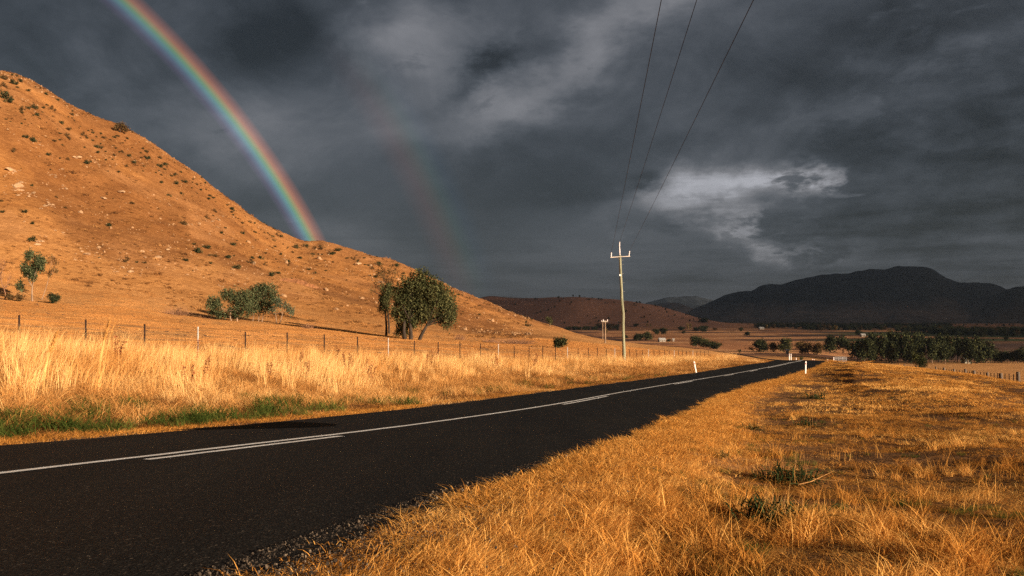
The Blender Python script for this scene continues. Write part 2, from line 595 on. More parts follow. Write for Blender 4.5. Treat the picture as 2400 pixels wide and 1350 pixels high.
# smooth sideways a little so that no crease runs up the slope
for _ in range(6):
    TAB[1:-1] = TAB[1:-1] * 0.5 + (TAB[:-2] + TAB[2:]) * 0.25
LY = np.log(YD)


def table(u, Y):
    u = np.clip(u, UD[0], UD[-1])
    iu = np.clip(np.searchsorted(UD, u) - 1, 0, len(UD) - 2)
    fu = (u - UD[iu]) / (UD[iu + 1] - UD[iu])
    ly = np.clip((np.log(np.clip(Y, 8.01, 11900)) - LY[0]) / (LY[1] - LY[0]), 0, len(LY) - 1.001)
    iy = ly.astype(int)
    fy = ly - iy
    return ((TAB[iu, iy] * (1 - fy) + TAB[iu, iy + 1] * fy) * (1 - fu) + (TAB[iu + 1, iy] * (1 - fy) + TAB[iu + 1, iy + 1] * fy) * fu)


def smooth_ground(x, y):
    """height without small relief, relative to the eye"""
    x, y = np.asarray(x, float), np.asarray(y, float)
    th = np.arctan2(x, y)
    lo, hi = math.atan((UD[0] - CU) / F), math.atan((UD[-1] - CU) / F)
    r = np.hypot(x, y)

    def at(thc):
        Y = r * np.cos(thc)
        u = CU + F * np.tan(thc)
        y0, z0 = np.interp(u, UD, _p0y), np.interp(u, UD, _p0z)
        lowf = np.interp(u, [-700, 0, 800, 1700, 1900, 2100, 3000], [0.45, 0.42, 0.56, 0.6, 0.6, 0.3, 0.2])
        yy = Y * np.where(np.abs(thc - th) < 1e-9, 1, 0) + np.where(np.abs(thc - th) < 1e-9, 0, y)
        n = Zr(np.clip(yy, -30, 9000))
        d = z0 - Zr(np.clip(y0, -30, 9000))
        near = n + d * sstep(lowf * y0, y0, Y)
        w = sstep(y0 * 0.93, y0 * 1.05, Y)
        return near * (1 - w) + table(u, Y) * w

    thc = np.clip(th, lo, hi)
    z = at(thc)
    back = np.abs(th - thc)
    tot = 2 * math.pi - (hi - lo)
    fr = np.where(th > hi, (th - hi) / tot, np.where(th < lo, 1 - (lo - th) / tot, 0))   # 0 at right edge .. 1 at left edge
    zr_ = at(np.full_like(th, hi))
    zl_ = at(np.full_like(th, lo))
    w = sstep(0.62, 1.0, fr)
    zb = zr_ * (1 - w) + zl_ * w
    return np.where(back > 1e-9, zb, z)


def hill_mask(x, y):
    u = CU + F * x / np.maximum(y, 1e-3)
    return sstep(110, 190, y) * sstep(1500, 1100, u) * (y > 0) * sstep(900, 500, y)


def ground(x, y):
    x, y = np.asarray(x, float), np.asarray(y, float)
    r = np.hypot(x, y)
    z = smooth_ground(x, y)
    off = road_off(x, y)
    free = np.where((y > -16) & (y < 240), sstep(HALF + 0.3, HALF + 2.5, np.abs(off)), 1.0)
    nearm = sstep(140, 60, r)
    calm = 1 - 0.65 * sstep(22, 45, r) * (off > 0)
    z = z + free * nearm * calm * (fbm(x / 2.3, y / 2.3, 3, 3) * 0.20 + fbm(x / 7.0, y / 7.0, 2, 5) * 0.28)
    # shallow table drain along the right verge, mound beyond it
    z = z - nearm * sstep(HALF + 0.4, HALF + 2.2, off) * sstep(HALF + 9, HALF + 4, off) * 0.22 * sstep(70, 30, r)
    h = hill_mask(x, y)
    u = CU + F * x / np.maximum(y, 1)
    rid = np.interp(u, UD, _p3y)
    up = np.clip((y - 120) / np.maximum(rid - 120, 1), 0, 1.3)
    # spurs and sheep tracks that fan out between the crest line and the foot
    fan = fbm(up * 5.0 + u / 900.0, u / 420.0 + up * 0.8, 4, 11)
    z = z + h * (fan * 13.0 * np.clip(up, 0, 1) * sstep(0.0, 0.25, up) * (1 - 0.9 * sstep(0.7, 1.0, up)) + fbm(x / 22, y / 30, 3, 7) * 3.0 * up + fbm(x / 6, y / 6, 3, 9) * 2.0 * up + fbm(x / 2.2, y / 2.2, 2, 13) * 1.1 * up)
    # small scarp (erosion bank) on the hillside
    far = sstep(420, 700, r)
    z = z + far * sstep(1.0, 0.0, hill_mask(x, y)) * (fbm(x / 160, y / 90, 3, 21) * 5.0 * sstep(3000, 1200, r) + fbm(x / 420, y / 420, 4, 22) * 55 * sstep(1500, 1900, y) * sstep(1780, 1400, u) * (y > 0))
    return z


def gz(x, y):
    return float(ground(np.array([x]), np.array([y]))[0])


_YM = np.geomspace(3, 3000, 2600)


def place(u, v, ymin=3.0, ymax=3000.0):
    """where the line of sight through a photo position meets the ground (a world point)"""
    x = (u - CU) / F * _YM
    d = ground(x, _YM) - (CV - v) / F * _YM
    ok = (_YM >= ymin) & (_YM <= ymax)
    hit = np.where((d >= 0) & ok)[0]
    if len(hit) == 0:
        k = np.argmin(np.where(ok, -d, 1e9))
        Y = _YM[k]
    else:
        k = hit[0]
        if k > 0 and ok[k - 1] and d[k - 1] < 0:
            t = d[k - 1] / (d[k - 1] - d[k])
            Y = _YM[k - 1] + t * (_YM[k] - _YM[k - 1])
        else:
            Y = _YM[k]
    X_ = (u - CU) / F * Y
    return Vector((X_, Y, gz(X_, Y) + CAMZ))


def W(x, y, dz=0.0):
    return Vector((x, y, gz(x, y) + CAMZ + dz))


# ground mesh: rings round the eye, fine in front, coarse behind
th_f = np.radians(np.concatenate([np.arange(-46, 46.01, 0.17)]))
th_b = np.radians(np.arange(49, 314, 4.0))
TH = np.concatenate([th_f, th_b])
RR = np.concatenate([[0.02, 0.6, 1.1, 1.6], np.geomspace(2.0, 110, 230), np.geomspace(111, 470, 170), np.geomspace(475, 2100, 130), np.geomspace(2150, 9000, 40)])
gx = np.outer(RR, np.sin(TH))
gy = np.outer(RR, np.cos(TH))
gzv = ground(gx.ravel(), gy.ravel()).reshape(gx.shape)
nR, nT = gx.shape
gv = np.stack([gx, gy, gzv + CAMZ], -1).reshape(-1, 3)
ii, jj = np.meshgrid(np.arange(nR - 1), np.arange(nT), indexing='ij')
j2 = (jj + 1) % nT
gf = np.stack([ii * nT + jj, ii * nT + j2, (ii + 1) * nT + j2, (ii + 1) * nT + jj], -1).reshape(-1, 4)[:, ::-1]
me = bpy.data.meshes.new('ground')
me.vertices.add(len(gv))
me.vertices.foreach_set('co', gv.astype(np.float32).ravel())
me.loops.add(len(gf) * 4)
me.loops.foreach_set('vertex_index', gf.astype(np.int32).ravel())
me.polygons.add(len(gf))
me.polygons.foreach_set('loop_start', np.arange(0, len(gf) * 4, 4, dtype=np.int32))
me.polygons.foreach_set('loop_total', np.full(len(gf), 4, np.int32))
me.update(calc_edges=True)
me.polygons.foreach_set('use_smooth', [True] * len(gf))

# albedo zones (what grows or lies there, and spur shade on the hill)
x_, y_ = gv[:, 0], gv[:, 1]
r_ = np.hypot(x_, y_)
u_ = CU + F * x_ / np.maximum(y_, 1e-3)
front = y_ > 0


def lay(col, w, c):
    return col * (1 - w[:, None]) + np.array(c)[None, :] * w[:, None]


col = np.tile(np.array([0.52, 0.25, 0.082]), (len(gv), 1))             # dry pasture
col = lay(col, sstep(0.0, 0.22, fbm(x_ / 30, y_ / 30, 4, 31)) * 0.5, (0.47, 0.24, 0.09))
hm_ = hill_mask(x_, y_)
col = lay(col, hm_, (0.345, 0.148, 0.043))
col = lay(col, hm_ * sstep(0.0, 0.25, fbm(x_ / 24, y_ / 24, 4, 32)) * 0.6, (0.40, 0.19, 0.066))
up_ = np.clip((y_ - 120) / np.maximum(np.interp(u_, UD, _p3y) - 120, 1), 0, 1.3)
col = lay(col, hm_ * sstep(0.01, 0.16, fbm(up_ * 6 + u_ / 700, u_ / 300 + up_, 4, 33)) * 0.7, (0.17, 0.066, 0.02))  # dark streaks: sheep tracks plus spur shade painted into the slope colour
col = lay(col, hm_ * sstep(0.05, 0.20, fbm(up_ * 9 + 5, u_ / 160, 4, 34)) * 0.5, (0.36, 0.165, 0.06))
col = lay(col, hill_mask(x_, y_) * sstep(260, 360, y_) * 0.5, (0.25, 0.105, 0.034))
off_ = road_off(x_, y_)
verge_r = front * sstep(HALF, HALF + 1.5, off_) * sstep(110, 60, r_)
col = lay(col, verge_r, (0.15, 0.070, 0.025))
col = lay(col, verge_r * sstep(HALF + 3.2, HALF + 1.6, off_) * sstep(6, 12, r_), (0.24, 0.11, 0.037))
verge_l = front * sstep(-HALF, -HALF - 1, off_) * sstep(0.98, 0.9, y_ / np.interp(u_, UD, _p0y)) * sstep(130, 100, r_)
col = lay(col, verge_l, (0.16, 0.08, 0.03))
shoulder = front * sstep(HALF + 0.35 + 0.75 * sstep(10, 5, r_), HALF + 0.1, np.abs(off_) + fbm(x_ / 0.7, y_ / 0.7, 2, 40) * 1.2) * sstep(120, 90, r_)
col = lay(col, shoulder, (0.13, 0.085, 0.055))
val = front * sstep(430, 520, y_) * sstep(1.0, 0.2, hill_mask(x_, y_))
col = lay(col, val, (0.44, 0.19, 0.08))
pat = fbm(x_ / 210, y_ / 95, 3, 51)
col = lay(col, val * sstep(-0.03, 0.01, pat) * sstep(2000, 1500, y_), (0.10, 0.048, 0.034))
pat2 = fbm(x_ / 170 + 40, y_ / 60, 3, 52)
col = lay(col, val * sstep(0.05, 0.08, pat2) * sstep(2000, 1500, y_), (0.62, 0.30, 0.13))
grn = val * sstep(1850, 2050, u_) * sstep(760, 800, y_) * sstep(1300, 1150, y_) * sstep(-0.05, 0.02, fbm(x_ / 300, y_ / 60, 2, 53))
col = lay(col, grn, (0.10, 0.115, 0.04))
plough = val * sstep(2050, 2150, u_) * sstep(440, 480, y_) * sstep(800, 730, y_) * 0.9
col = lay(col, plough, (0.105, 0.058, 0.042))
brown = front * sstep(1480, 1620, y_) * sstep(1790, 1640, u_)
col = lay(col, brown, (0.27, 0.125, 0.075))
col = lay(col, front * sstep(1900, 2600, y_) * sstep(1640, 1790, u_), (0.20, 0.12, 0.075))
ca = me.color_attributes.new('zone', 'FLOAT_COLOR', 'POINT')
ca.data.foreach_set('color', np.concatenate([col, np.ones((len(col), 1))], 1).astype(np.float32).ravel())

m, t = mat_new('dry_pasture_ground')
zc = nd(t, 'ShaderNodeAttribute', attribute_type='GEOMETRY', attribute_name='zone').outputs['Color']
P = pos(t)
n1 = tnoise(t, P, 0.10, 8, 0.62)
n2 = tnoise(t, P, 1.1, 6, 0.65)
n3 = tnoise(t, P, 9.0, 4, 0.7)
mp = nd(t, 'ShaderNodeMapping')
t.links.new(P, mp.inputs['Vector'])
mp.inputs['Scale'].default_value = (0.35, 1.6, 1.2)
mp.inputs['Rotation'].default_value = (0, 0, 0.5)
n4 = tnoise(t, mp.outputs[0], 0.55, 6, 0.66)
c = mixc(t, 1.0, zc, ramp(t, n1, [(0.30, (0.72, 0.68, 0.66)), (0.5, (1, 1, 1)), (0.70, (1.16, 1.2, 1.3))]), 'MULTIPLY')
c = mixc(t, 1.0, c, ramp(t, n2, [(0.30, (0.70, 0.66, 0.62)), (0.52, (1, 1, 1)), (0.72, (1.14, 1.2, 1.32))]), 'MULTIPLY')
c = mixc(t, 1.0, c, ramp(t, n4, [(0.32, (0.78, 0.74, 0.72)), (0.55, (1.03, 1.03, 1.03)), (0.75, (1.12, 1.15, 1.2))]), 'MULTIPLY')
c = mixc(t, 1.0, c, ramp(t, n3, [(0.30, (0.66, 0.62, 0.58)), (0.5, (1, 1, 1)), (0.7, (1.2, 1.22, 1.25))]), 'MULTIPLY')
hb = nd(t, 'ShaderNodeMath', operation='ADD')
t.links.new(n2, hb.inputs[0])
t.links.new(n4, hb.inputs[1])
finish(t, c, 0.95, hb.outputs[0], 0.35, 0.55, 0.1)
me.materials.append(m)
M['ground'] = m
ground_o = link(bpy.data.objects.new('ground', me))
tag(ground_o, 'dry orange pasture rising to a rocky hill and falling to a valley', None, None, 'structure')


# ------------------------------------------------------------------ mountains beyond the plain
def mountain(name, sil, yr, yf, vf, c1, c2, seed, amp, label, nscale=0.004):
    sil = np.array(sil, float)
    us = np.linspace(sil[0, 0], sil[-1, 0], int((sil[-1, 0] - sil[0, 0]) / 4) + 2)
    vs = pchip(sil[:, 0], sil[:, 1], us)
    n = 46
    V, Fc = [], []
    for i, (u, v) in enumerate(zip(us, vs)):
        for k in range(n + 14):
            s = k / (n - 1)
            if k < n:
                Y = yf + (yr - yf) * s
                z0, z1 = (CV - vf) / F * yf - 12, (CV - v) / F * yr
                z = z0 + (z1 - z0) * (s ** 1.35)
                rel = math.sin(math.pi * min(s, 1)) ** 0.8
            else:
                s2 = (k - n + 1) / 14
                Y = yr + (yr - yf) * 0.8 * s2
                z = (CV - v) / F * yr * (1 - s2) - 20 * s2
                rel = 0.3
            V.append(((u - CU) / F * Y, Y, z, rel))
    V = np.array(V)
    z = V[:, 2] + (fbm(V[:, 0] / (amp * 9), V[:, 1] / (amp * 14), 5, seed, 0.55)) * amp * 1.6 * V[:, 3]
    z = z + fbm(V[:, 0] / 40, V[:, 1] / 60, 2, seed + 5) * 9
    me = bpy.data.meshes.new(name)
    N = n + 14
    f = [(i * N + k, (i + 1) * N + k, (i + 1) * N + k + 1, i * N + k + 1) for i in range(len(us) - 1) for k in range(N - 1)]
    me.from_pydata(np.stack([V[:, 0], V[:, 1], z + CAMZ], 1).tolist(), [], f)
    me.polygons.foreach_set('use_smooth', [True] * len(f))
    m, t = mat_new(name + '_cover')
    P = pos(t)
    a = tnoise(t, P, nscale, 6, 0.6)
    b = tnoise(t, P, nscale * 4, 6, 0.6)
    sx = nd(t, 'ShaderNodeSeparateXYZ')
    t.links.new(P, sx.inputs[0])
    mr = nd(t, 'ShaderNodeMapRange', i_1=50.0, i_2=230.0)
    t.links.new(sx.outputs[2], mr.inputs[0])
    ad = nd(t, 'ShaderNodeMath', operation='ADD')
    t.links.new(mr.outputs[0], ad.inputs[0])
    t.links.new(a, ad.inputs[1])
    fac = ramp(t, ad.outputs[0], [(0.45, (0, 0, 0)), (0.95, (1, 1, 1))])
    c = mixc(t, fac, c1, c2)                              # bare foothill below, forest above
    c = mixc(t, 1.0, c, ramp(t, b, [(0.36, (0.6, 0.6, 0.6)), (0.62, (1.35, 1.35, 1.35))]), 'MULTIPLY')
    finish(t, c, 0.95, b, 10.0, 0.5, 0.05)
    me.materials.append(m)
    o = link(bpy.data.objects.new(name, me))
    return tag(o, label, None, None, 'structure')


mountain('mountain', [(1560, 752), (1600, 736), (1640, 718), (1680, 701), (1700, 691), (1733, 683), (1765, 680), (1785, 669), (1800, 666), (1830, 666), (1865, 656), (1880, 653), (1950, 642), (1980, 641), (2040, 631), (2070, 631),
                     (2110, 624), (2165, 625), (2200, 639), (2220, 651), (2250, 661), (2310, 663), (2340, 669), (2358, 678), (2390, 690), (2500, 700), (2700, 730), (2900, 752)],
         4300, 2500, 752, (0.12, 0.085, 0.07), (0.018, 0.020, 0.024), 61, 60, 'long dark flat-topped mountain on the right skyline')
mountain('mountain', [(2280, 745), (2320, 700), (2358, 680), (2380, 672), (2420, 670), (2520, 660), (2640, 690), (2760, 740)], 3500, 2450, 752, (0.075, 0.055, 0.045), (0.016, 0.017, 0.019), 71, 50,
         'dark wooded mountain shoulder at the right edge')
mountain('mountain', [(1440, 740), (1490, 720), (1520, 708), (1545, 702), (1565, 697), (1600, 695), (1630, 694), (1650, 698), (1680, 706), (1760, 740)], 8200, 6500, 752, (0.022, 0.025, 0.028), (0.02, 0.023, 0.027), 81, 40,
         'hazy blue range far off behind the brown hill', 0.002)  # distance haze put into this range's blue-grey cover colour
mountain('mountain', [(1480, 745), (1520, 722), (1545, 712), (1570, 709), (1590, 711), (1615, 719), (1660, 738), (1720, 752)], 5600, 4700, 754, (0.16, 0.11, 0.08), (0.12, 0.085, 0.065), 85, 24,
         'small pale bare hill between the brown hill and the dark mountain', 0.004)
mountain('mountain', [(980, 740), (1080, 708), (1130, 702), (1165, 698), (1185, 695), (1215, 697), (1250, 704), (1300, 720), (1380, 750)], 7000, 5600, 752, (0.04, 0.045, 0.05), (0.04, 0.045, 0.055), 91, 40,
         'low blue-grey range showing past the end of the orange hill', 0.002)

# ================================================================== road
ACROSS = np.linspace(-1, 1, 13)
kk = np.where((RC[:, 1] > -15))[0]
edge_n = lambda s, sd: (fbm(s / 0.9, s * 0 + sd, 3, 101) * 0.22 + fbm(s / 6, s * 0 + sd, 2, 103) * 0.25)
el_, er_ = edge_n(RS, 3.3), edge_n(RS, 8.8)
rv, rf = [], []
fine_s = np.concatenate([np.arange(0, 60, 0.12), np.arange(60, 140, 0.4), np.arange(140, rt[-1] - 2, 1.0)])
cxs, cys = np.interp(fine_s, RS, RC[:, 0]), np.interp(fine_s, RS, RC[:, 1])
nxs, nys = np.interp(fine_s, RS, RN[:, 0]), np.interp(fine_s, RS, RN[:, 1])
lw = HALF - 0.06 + edge_n(fine_s, 3.3)
rw = HALF + 0.14 + edge_n(fine_s, 8.8)
road_pts = []
for a in ACROSS:
    o = np.where(a < 0, a * lw, a * rw)
    X_, Y_ = cxs + nxs * o, cys + nys * o
    lift = np.where(np.abs(a) > 0.99, 0.012, 0.05) + sstep(90, 160, Y_) * 0.12 + (1 - a * a) * 0.05
    road_pts.append(np.stack([X_, Y_, smooth_ground(X_, Y_) + CAMZ + lift], 1))
road_pts = np.array(road_pts)                              # across, along, xyz
nA, nS = road_pts.shape[:2]
rv = road_pts.reshape(-1, 3)
rf = [(a * nS + s, (a + 1) * nS + s, (a + 1) * nS + s + 1, a * nS + s + 1) for a in range(nA - 1) for s in range(nS - 1)]
me = bpy.data.meshes.new('road')
me.from_pydata(rv.tolist(), [], rf)
me.polygons.foreach_set('use_smooth', [True] * len(rf))
m, t = mat_new('asphalt')
P = pos(t)
vor = nd(t, 'ShaderNodeTexVoronoi', feature='F1')
vor.inputs['Scale'].default_value = 75.0
t.links.new(P, vor.inputs['Vector'])
stone = ramp(t, nd(t, 'ShaderNodeSeparateColor').outputs[0], [(0, (0, 0, 0))]) if False else None
sepc = nd(t, 'ShaderNodeSeparateColor')
t.links.new(vor.outputs['Color'], sepc.inputs[0])
c = ramp(t, sepc.outputs[0], [(0.0, (0.0040, 0.0039, 0.0038)), (0.6, (0.0075, 0.0071, 0.0068)), (0.90, (0.0135, 0.0125, 0.0115)), (0.985, (0.025, 0.021, 0.018)), (1.0, (0.07, 0.056, 0.045))])
big = tnoise(t, P, 0.35, 5, 0.6)
c = mixc(t, 1.0, c, ramp(t, big, [(0.3, (0.8, 0.8, 0.8)), (0.7, (1.2, 1.18, 1.15))]), 'MULTIPLY')
mp = nd(t, 'ShaderNodeMapping')
mp.inputs['Rotation'].default_value = (0, 0, R(20))
mp.inputs['Scale'].default_value = (1.6, 0.06, 1)
t.links.new(P, mp.inputs['Vector'])
trk = tnoise(t, mp.outputs[0], 1.0, 3, 0.5)
c = mixc(t, 1.0, c, ramp(t, trk, [(0.35, (0.80, 0.80, 0.80)), (0.65, (1.25, 1.22, 1.18))]), 'MULTIPLY')
rr_ = ramp(t, big, [(0.3, (0.68, 0.68, 0.68)), (0.7, (0.85, 0.85, 0.85))])
finish(t, c, rr_, vor.outputs['Distance'], 0.010, 0.5, 0.10)
me.materials.append(m)
road = link(bpy.data.objects.new('road', me))
tag(road, 'black two-lane asphalt road running downhill', None, None, 'structure')


def road_at(s, o, lift):
    x = np.interp(s, RS, RC[:, 0]) + np.interp(s, RS, RN[:, 0]) * o
    y = np.interp(s, RS, RC[:, 1]) + np.interp(s, RS, RN[:, 1]) * o
    a = np.clip(o / HALF, -1, 1)
    z = smooth_ground(x, y) + CAMZ + 0.05 + sstep(90, 160, y) * 0.12 + (1 - a * a) * 0.05 + lift
    return np.stack([x, y, z], -1)


def s_at_y(y):
    return float(np.interp(y, RC[_mono, 1], RS[_mono]))


def y_of_u(u, o=0.0):
    """how far along the road a photo column crosses it"""
    q = road_at(RS[_mono], o, 0)
    ok = q[:, 1] > 3
    uu = CU + F * q[ok, 0] / q[ok, 1]
    return float(np.interp(u, uu, RS[_mono][ok]))


m, t = mat_new('road_paint')
P = pos(t)
nn = tnoise(t, P, 30.0, 5, 0.7)
nb = tnoise(t, P, 1.2, 4, 0.6)
c = ramp(t, nn, [(0.32, (0.16, 0.145, 0.135)), (0.42, (0.74, 0.71, 0.68)), (0.7, (0.86, 0.83, 0.80))])
c = mixc(t, 1.0, c, ramp(t, nb, [(0.3, (0.86, 0.86, 0.86)), (0.7, (1.05, 1.05, 1.05))]), 'MULTIPLY')
finish(t, c, 0.6, nn, 0.004, 0.5, 0.3)
M['paint'] = m


def stripe(name, s0, s1, o, w):
    n = max(4, int((s1 - s0) / 0.18))
    s = np.linspace(s0, s1, n)
    wob = fbm(s / 0.5, s * 0 + o, 2, 131) * 0.025
    a = road_at(s, o - w / 2 + wob, 0.007)
    b = road_at(s, o + w / 2 + fbm(s / 0.4, s * 0 + o + 9, 2, 137) * 0.03, 0.007)
    mb = MB()
    mb.add(np.concatenate([a, b]), [(i, i + n, i + n + 1, i + 1) for i in range(n - 1)])
    return mb.obj(name, M['paint'], road)


stripe('centre_line', 2, 300, 0.0, 0.125)
for (u0, u1) in ((345, 800), (1322, 1424), (1582, 1624), (1698, 1720), (1758, 1776), (1800, 1812)):
    stripe('lane_dash', y_of_u(u0, 0.30), y_of_u(u1, 0.30), 0.285, 0.115)
# dark bitumen patch by the far edge
s0, s1 = y_of_u(490, -2.8), y_of_u(722, -2.6)
mb = MB()
n = 40
s = np.linspace(s0, s1, n)
e = np.sin(np.linspace(0, math.pi, n) ** 1.0) ** 0.8
a = road_at(s, -3.62 + 0.5 * np.linspace(0, 1, n) + fbm(s, s * 0, 2, 141) * 0.2, 0.004)
b = road_at(s, -3.57 + 0.5 * np.linspace(0, 1, n) + e * 2.1 + fbm(s / 0.8, s * 0, 2, 143) * 0.25, 0.004)
mb.add(np.concatenate([a, b]), [(i, i + n, i + n + 1, i + 1) for i in range(n - 1)])
M['patch'] = simple('fresh_bitumen', (0.003, 0.0028, 0.0027), 0.95, 0.35, 40.0, 0.02)
mb.obj('asphalt_patch', M['patch'], road)


# ================================================================== scatter by geometry nodes
def scatter(name, pts, rot, scl, tint, idx, sources, label, kind='stuff', cat=None):
    col_src = bpy.data.collections.new(name + '_sources')
    for i, s in enumerate(sources):
        o = bpy.data.objects.new('%s_source_%02d' % (name, i), s)
        col_src.objects.link(o)
    me = bpy.data.meshes.new(name)
    n = len(pts)
    me.vertices.add(n)
    me.vertices.foreach_set('co', np.asarray(pts, np.float32).ravel())
    for nm, typ, arr, fld in (('rot', 'FLOAT_VECTOR', rot, 'vector'), ('scl', 'FLOAT_VECTOR', scl, 'vector'), ('tint', 'FLOAT', tint, 'value')):
        a = me.attributes.new(nm, typ, 'POINT')
        a.data.foreach_set(fld, np.asarray(arr, np.float32).ravel())
    a = me.attributes.new('idx', 'INT', 'POINT')
    a.data.foreach_set('value', np.asarray(idx, np.int32))
    me.update()
    o = link(bpy.data.objects.new(name, me))
    g = bpy.data.node_groups.new(name + '_scatter', 'GeometryNodeTree')
    g.interface.new_socket('Geometry', in_out='INPUT', socket_type='NodeSocketGeometry')
    g.interface.new_socket('Geometry', in_out='OUTPUT', socket_type='NodeSocketGeometry')
    gi, go = g.nodes.new('NodeGroupInput'), g.nodes.new('NodeGroupOutput')
    ci = g.nodes.new('GeometryNodeCollectionInfo')
    ci.inputs['Collection'].default_value = col_src
    ci.inputs['Separate Children'].default_value = True
    ci.inputs['Reset Children'].default_value = True
    ip = g.nodes.new('GeometryNodeInstanceOnPoints')
    ip.inputs['Pick Instance'].default_value = True

    def attr(nm, typ):
        a = g.nodes.new('GeometryNodeInputNamedAttribute')
        a.data_type = typ
        a.inputs[0].default_value = nm
        return a.outputs[0]
    e2r = g.nodes.new('FunctionNodeEulerToRotation')
    g.links.new(attr('rot', 'FLOAT_VECTOR'), e2r.inputs[0])
    g.links.new(gi.outputs[0], ip.inputs['Points'])
    g.links.new(ci.outputs[0], ip.inputs['Instance'])
    g.links.new(attr('idx', 'INT'), ip.inputs['Instance Index'])
    g.links.new(e2r.outputs[0], ip.inputs['Rotation'])
    g.links.new(attr('scl', 'FLOAT_VECTOR'), ip.inputs['Scale'])
    g.links.new(ip.outputs[0], go.inputs[0])
    md = o.modifiers.new('scatter', 'NODES')
    md.node_group = g
    me.materials.append(sources[0].materials[0])
    return tag(o, label, cat, None, kind)


def tuft(name, n, hmin, hmax, spread, width, lean, bias, mat, seed, flat=0.0, seg=3):
    """a clump of bent blades standing on the origin"""
    rg = np.random.default_rng(seed)
    mb = MB()
    for i in range(n):
        a = rg.uniform(0, 2 * math.pi)
        rr = spread * math.sqrt(rg.uniform())
        b = np.array([rr * math.cos(a), rr * math.sin(a), -0.02])
        h = rg.uniform(hmin, hmax)
        la = rg.uniform(0, 2 * math.pi)
        ln = lean * rg.uniform(0.2, 1.0) * h
        d = np.array([math.cos(la) * ln + bias[0] * h, math.sin(la) * ln + bias[1] * h, 0])
        up = h * (1 - flat * rg.uniform(0.3, 1.0))
        w = width * rg.uniform(0.6, 1.3)
        sa = rg.uniform(0, 2 * math.pi)
        sd = np.array([math.cos(sa), math.sin(sa), 0]) * w / 2
        V = []
        for k in range(seg):
            tt = k / seg
            c = b + d * tt ** 1.7 + np.array([0, 0, up * (tt - 0.25 * flat * tt * tt)])
            ww = 1 - 0.55 * tt
            V += [c - sd * ww, c + sd * ww]
        V.append(b + d + np.array([0, 0, up * (1 - 0.45 * flat)]))
        f = [(2 * k, 2 * k + 1, 2 * k + 3, 2 * k + 2) for k in range(seg - 1)] + [(2 * seg - 2, 2 * seg - 1, 2 * seg)]
        mb.add(V, f, rg.uniform(0, 1))
    return mb.mesh(name, mat)


M['straw'] = blades('dry_grass', [(0.0, (0.13, 0.05, 0.016)), (0.3, (0.36, 0.155, 0.045)), (0.6, (0.60, 0.285, 0.082)), (1.0, (0.82, 0.52, 0.215))], trans=0.22)
M['straw_r'] = blades('matted_dry_grass', [(0.0, (0.085, 0.035, 0.010)), (0.30, (0.30, 0.125, 0.027)), (0.60, (0.62, 0.268, 0.054)), (1.0, (0.84, 0.47, 0.14))], trans=0.25)
M['straw_p'] = blades('grazed_grass', [(0.0, (0.30, 0.12, 0.032)), (0.5, (0.50, 0.225, 0.068)), (1.0, (0.68, 0.36, 0.13))], trans=0.3)
M['tussock'] = blades('dry_tussock', [(0.0, (0.07, 0.032, 0.014)), (0.5, (0.24, 0.105, 0.034)), (1.0, (0.46, 0.24, 0.09))], trans=0.15)
M['green'] = blades('green_grass', [(0.0, (0.022, 0.036, 0.008)), (0.5, (0.06, 0.085, 0.018)), (1.0, (0.16, 0.15, 0.035))], trans=0.35)

T_TALL = [tuft('tall_grass', 40, 0.55, 1.05, 0.22, 0.010, 0.25, (0.16, 0.02), M['straw'], 10 + i) for i in range(4)]
T_SHORT = [tuft('short_grass', 60, 0.03, 0.13, 0.16, 0.0045, 1.5, (0.1, 0.0), M['straw_r'], 70 + i, 0.7) for i in range(4)]
T_STALK = [tuft('grass_stalks', 9, 0.12, 0.40, 0.16, 0.0035, 0.6, (0.1, 0.0), M['straw_r'], 90 + i, 0.15) for i in range(5)]
T_LONG = [tuft('lying_grass', 120, 0.10, 0.30, 0.15, 0.0030, 0.9, (0.55, -0.25), M['straw_r'], 110 + i, 0.65) for i in range(4)]
T_GREEN = [tuft('green_tuft', 60, 0.10, 0.38, 0.20, 0.010, 0.95, (0.05, 0.0), M['green'], 130 + i, 0.2) for i in range(4)]


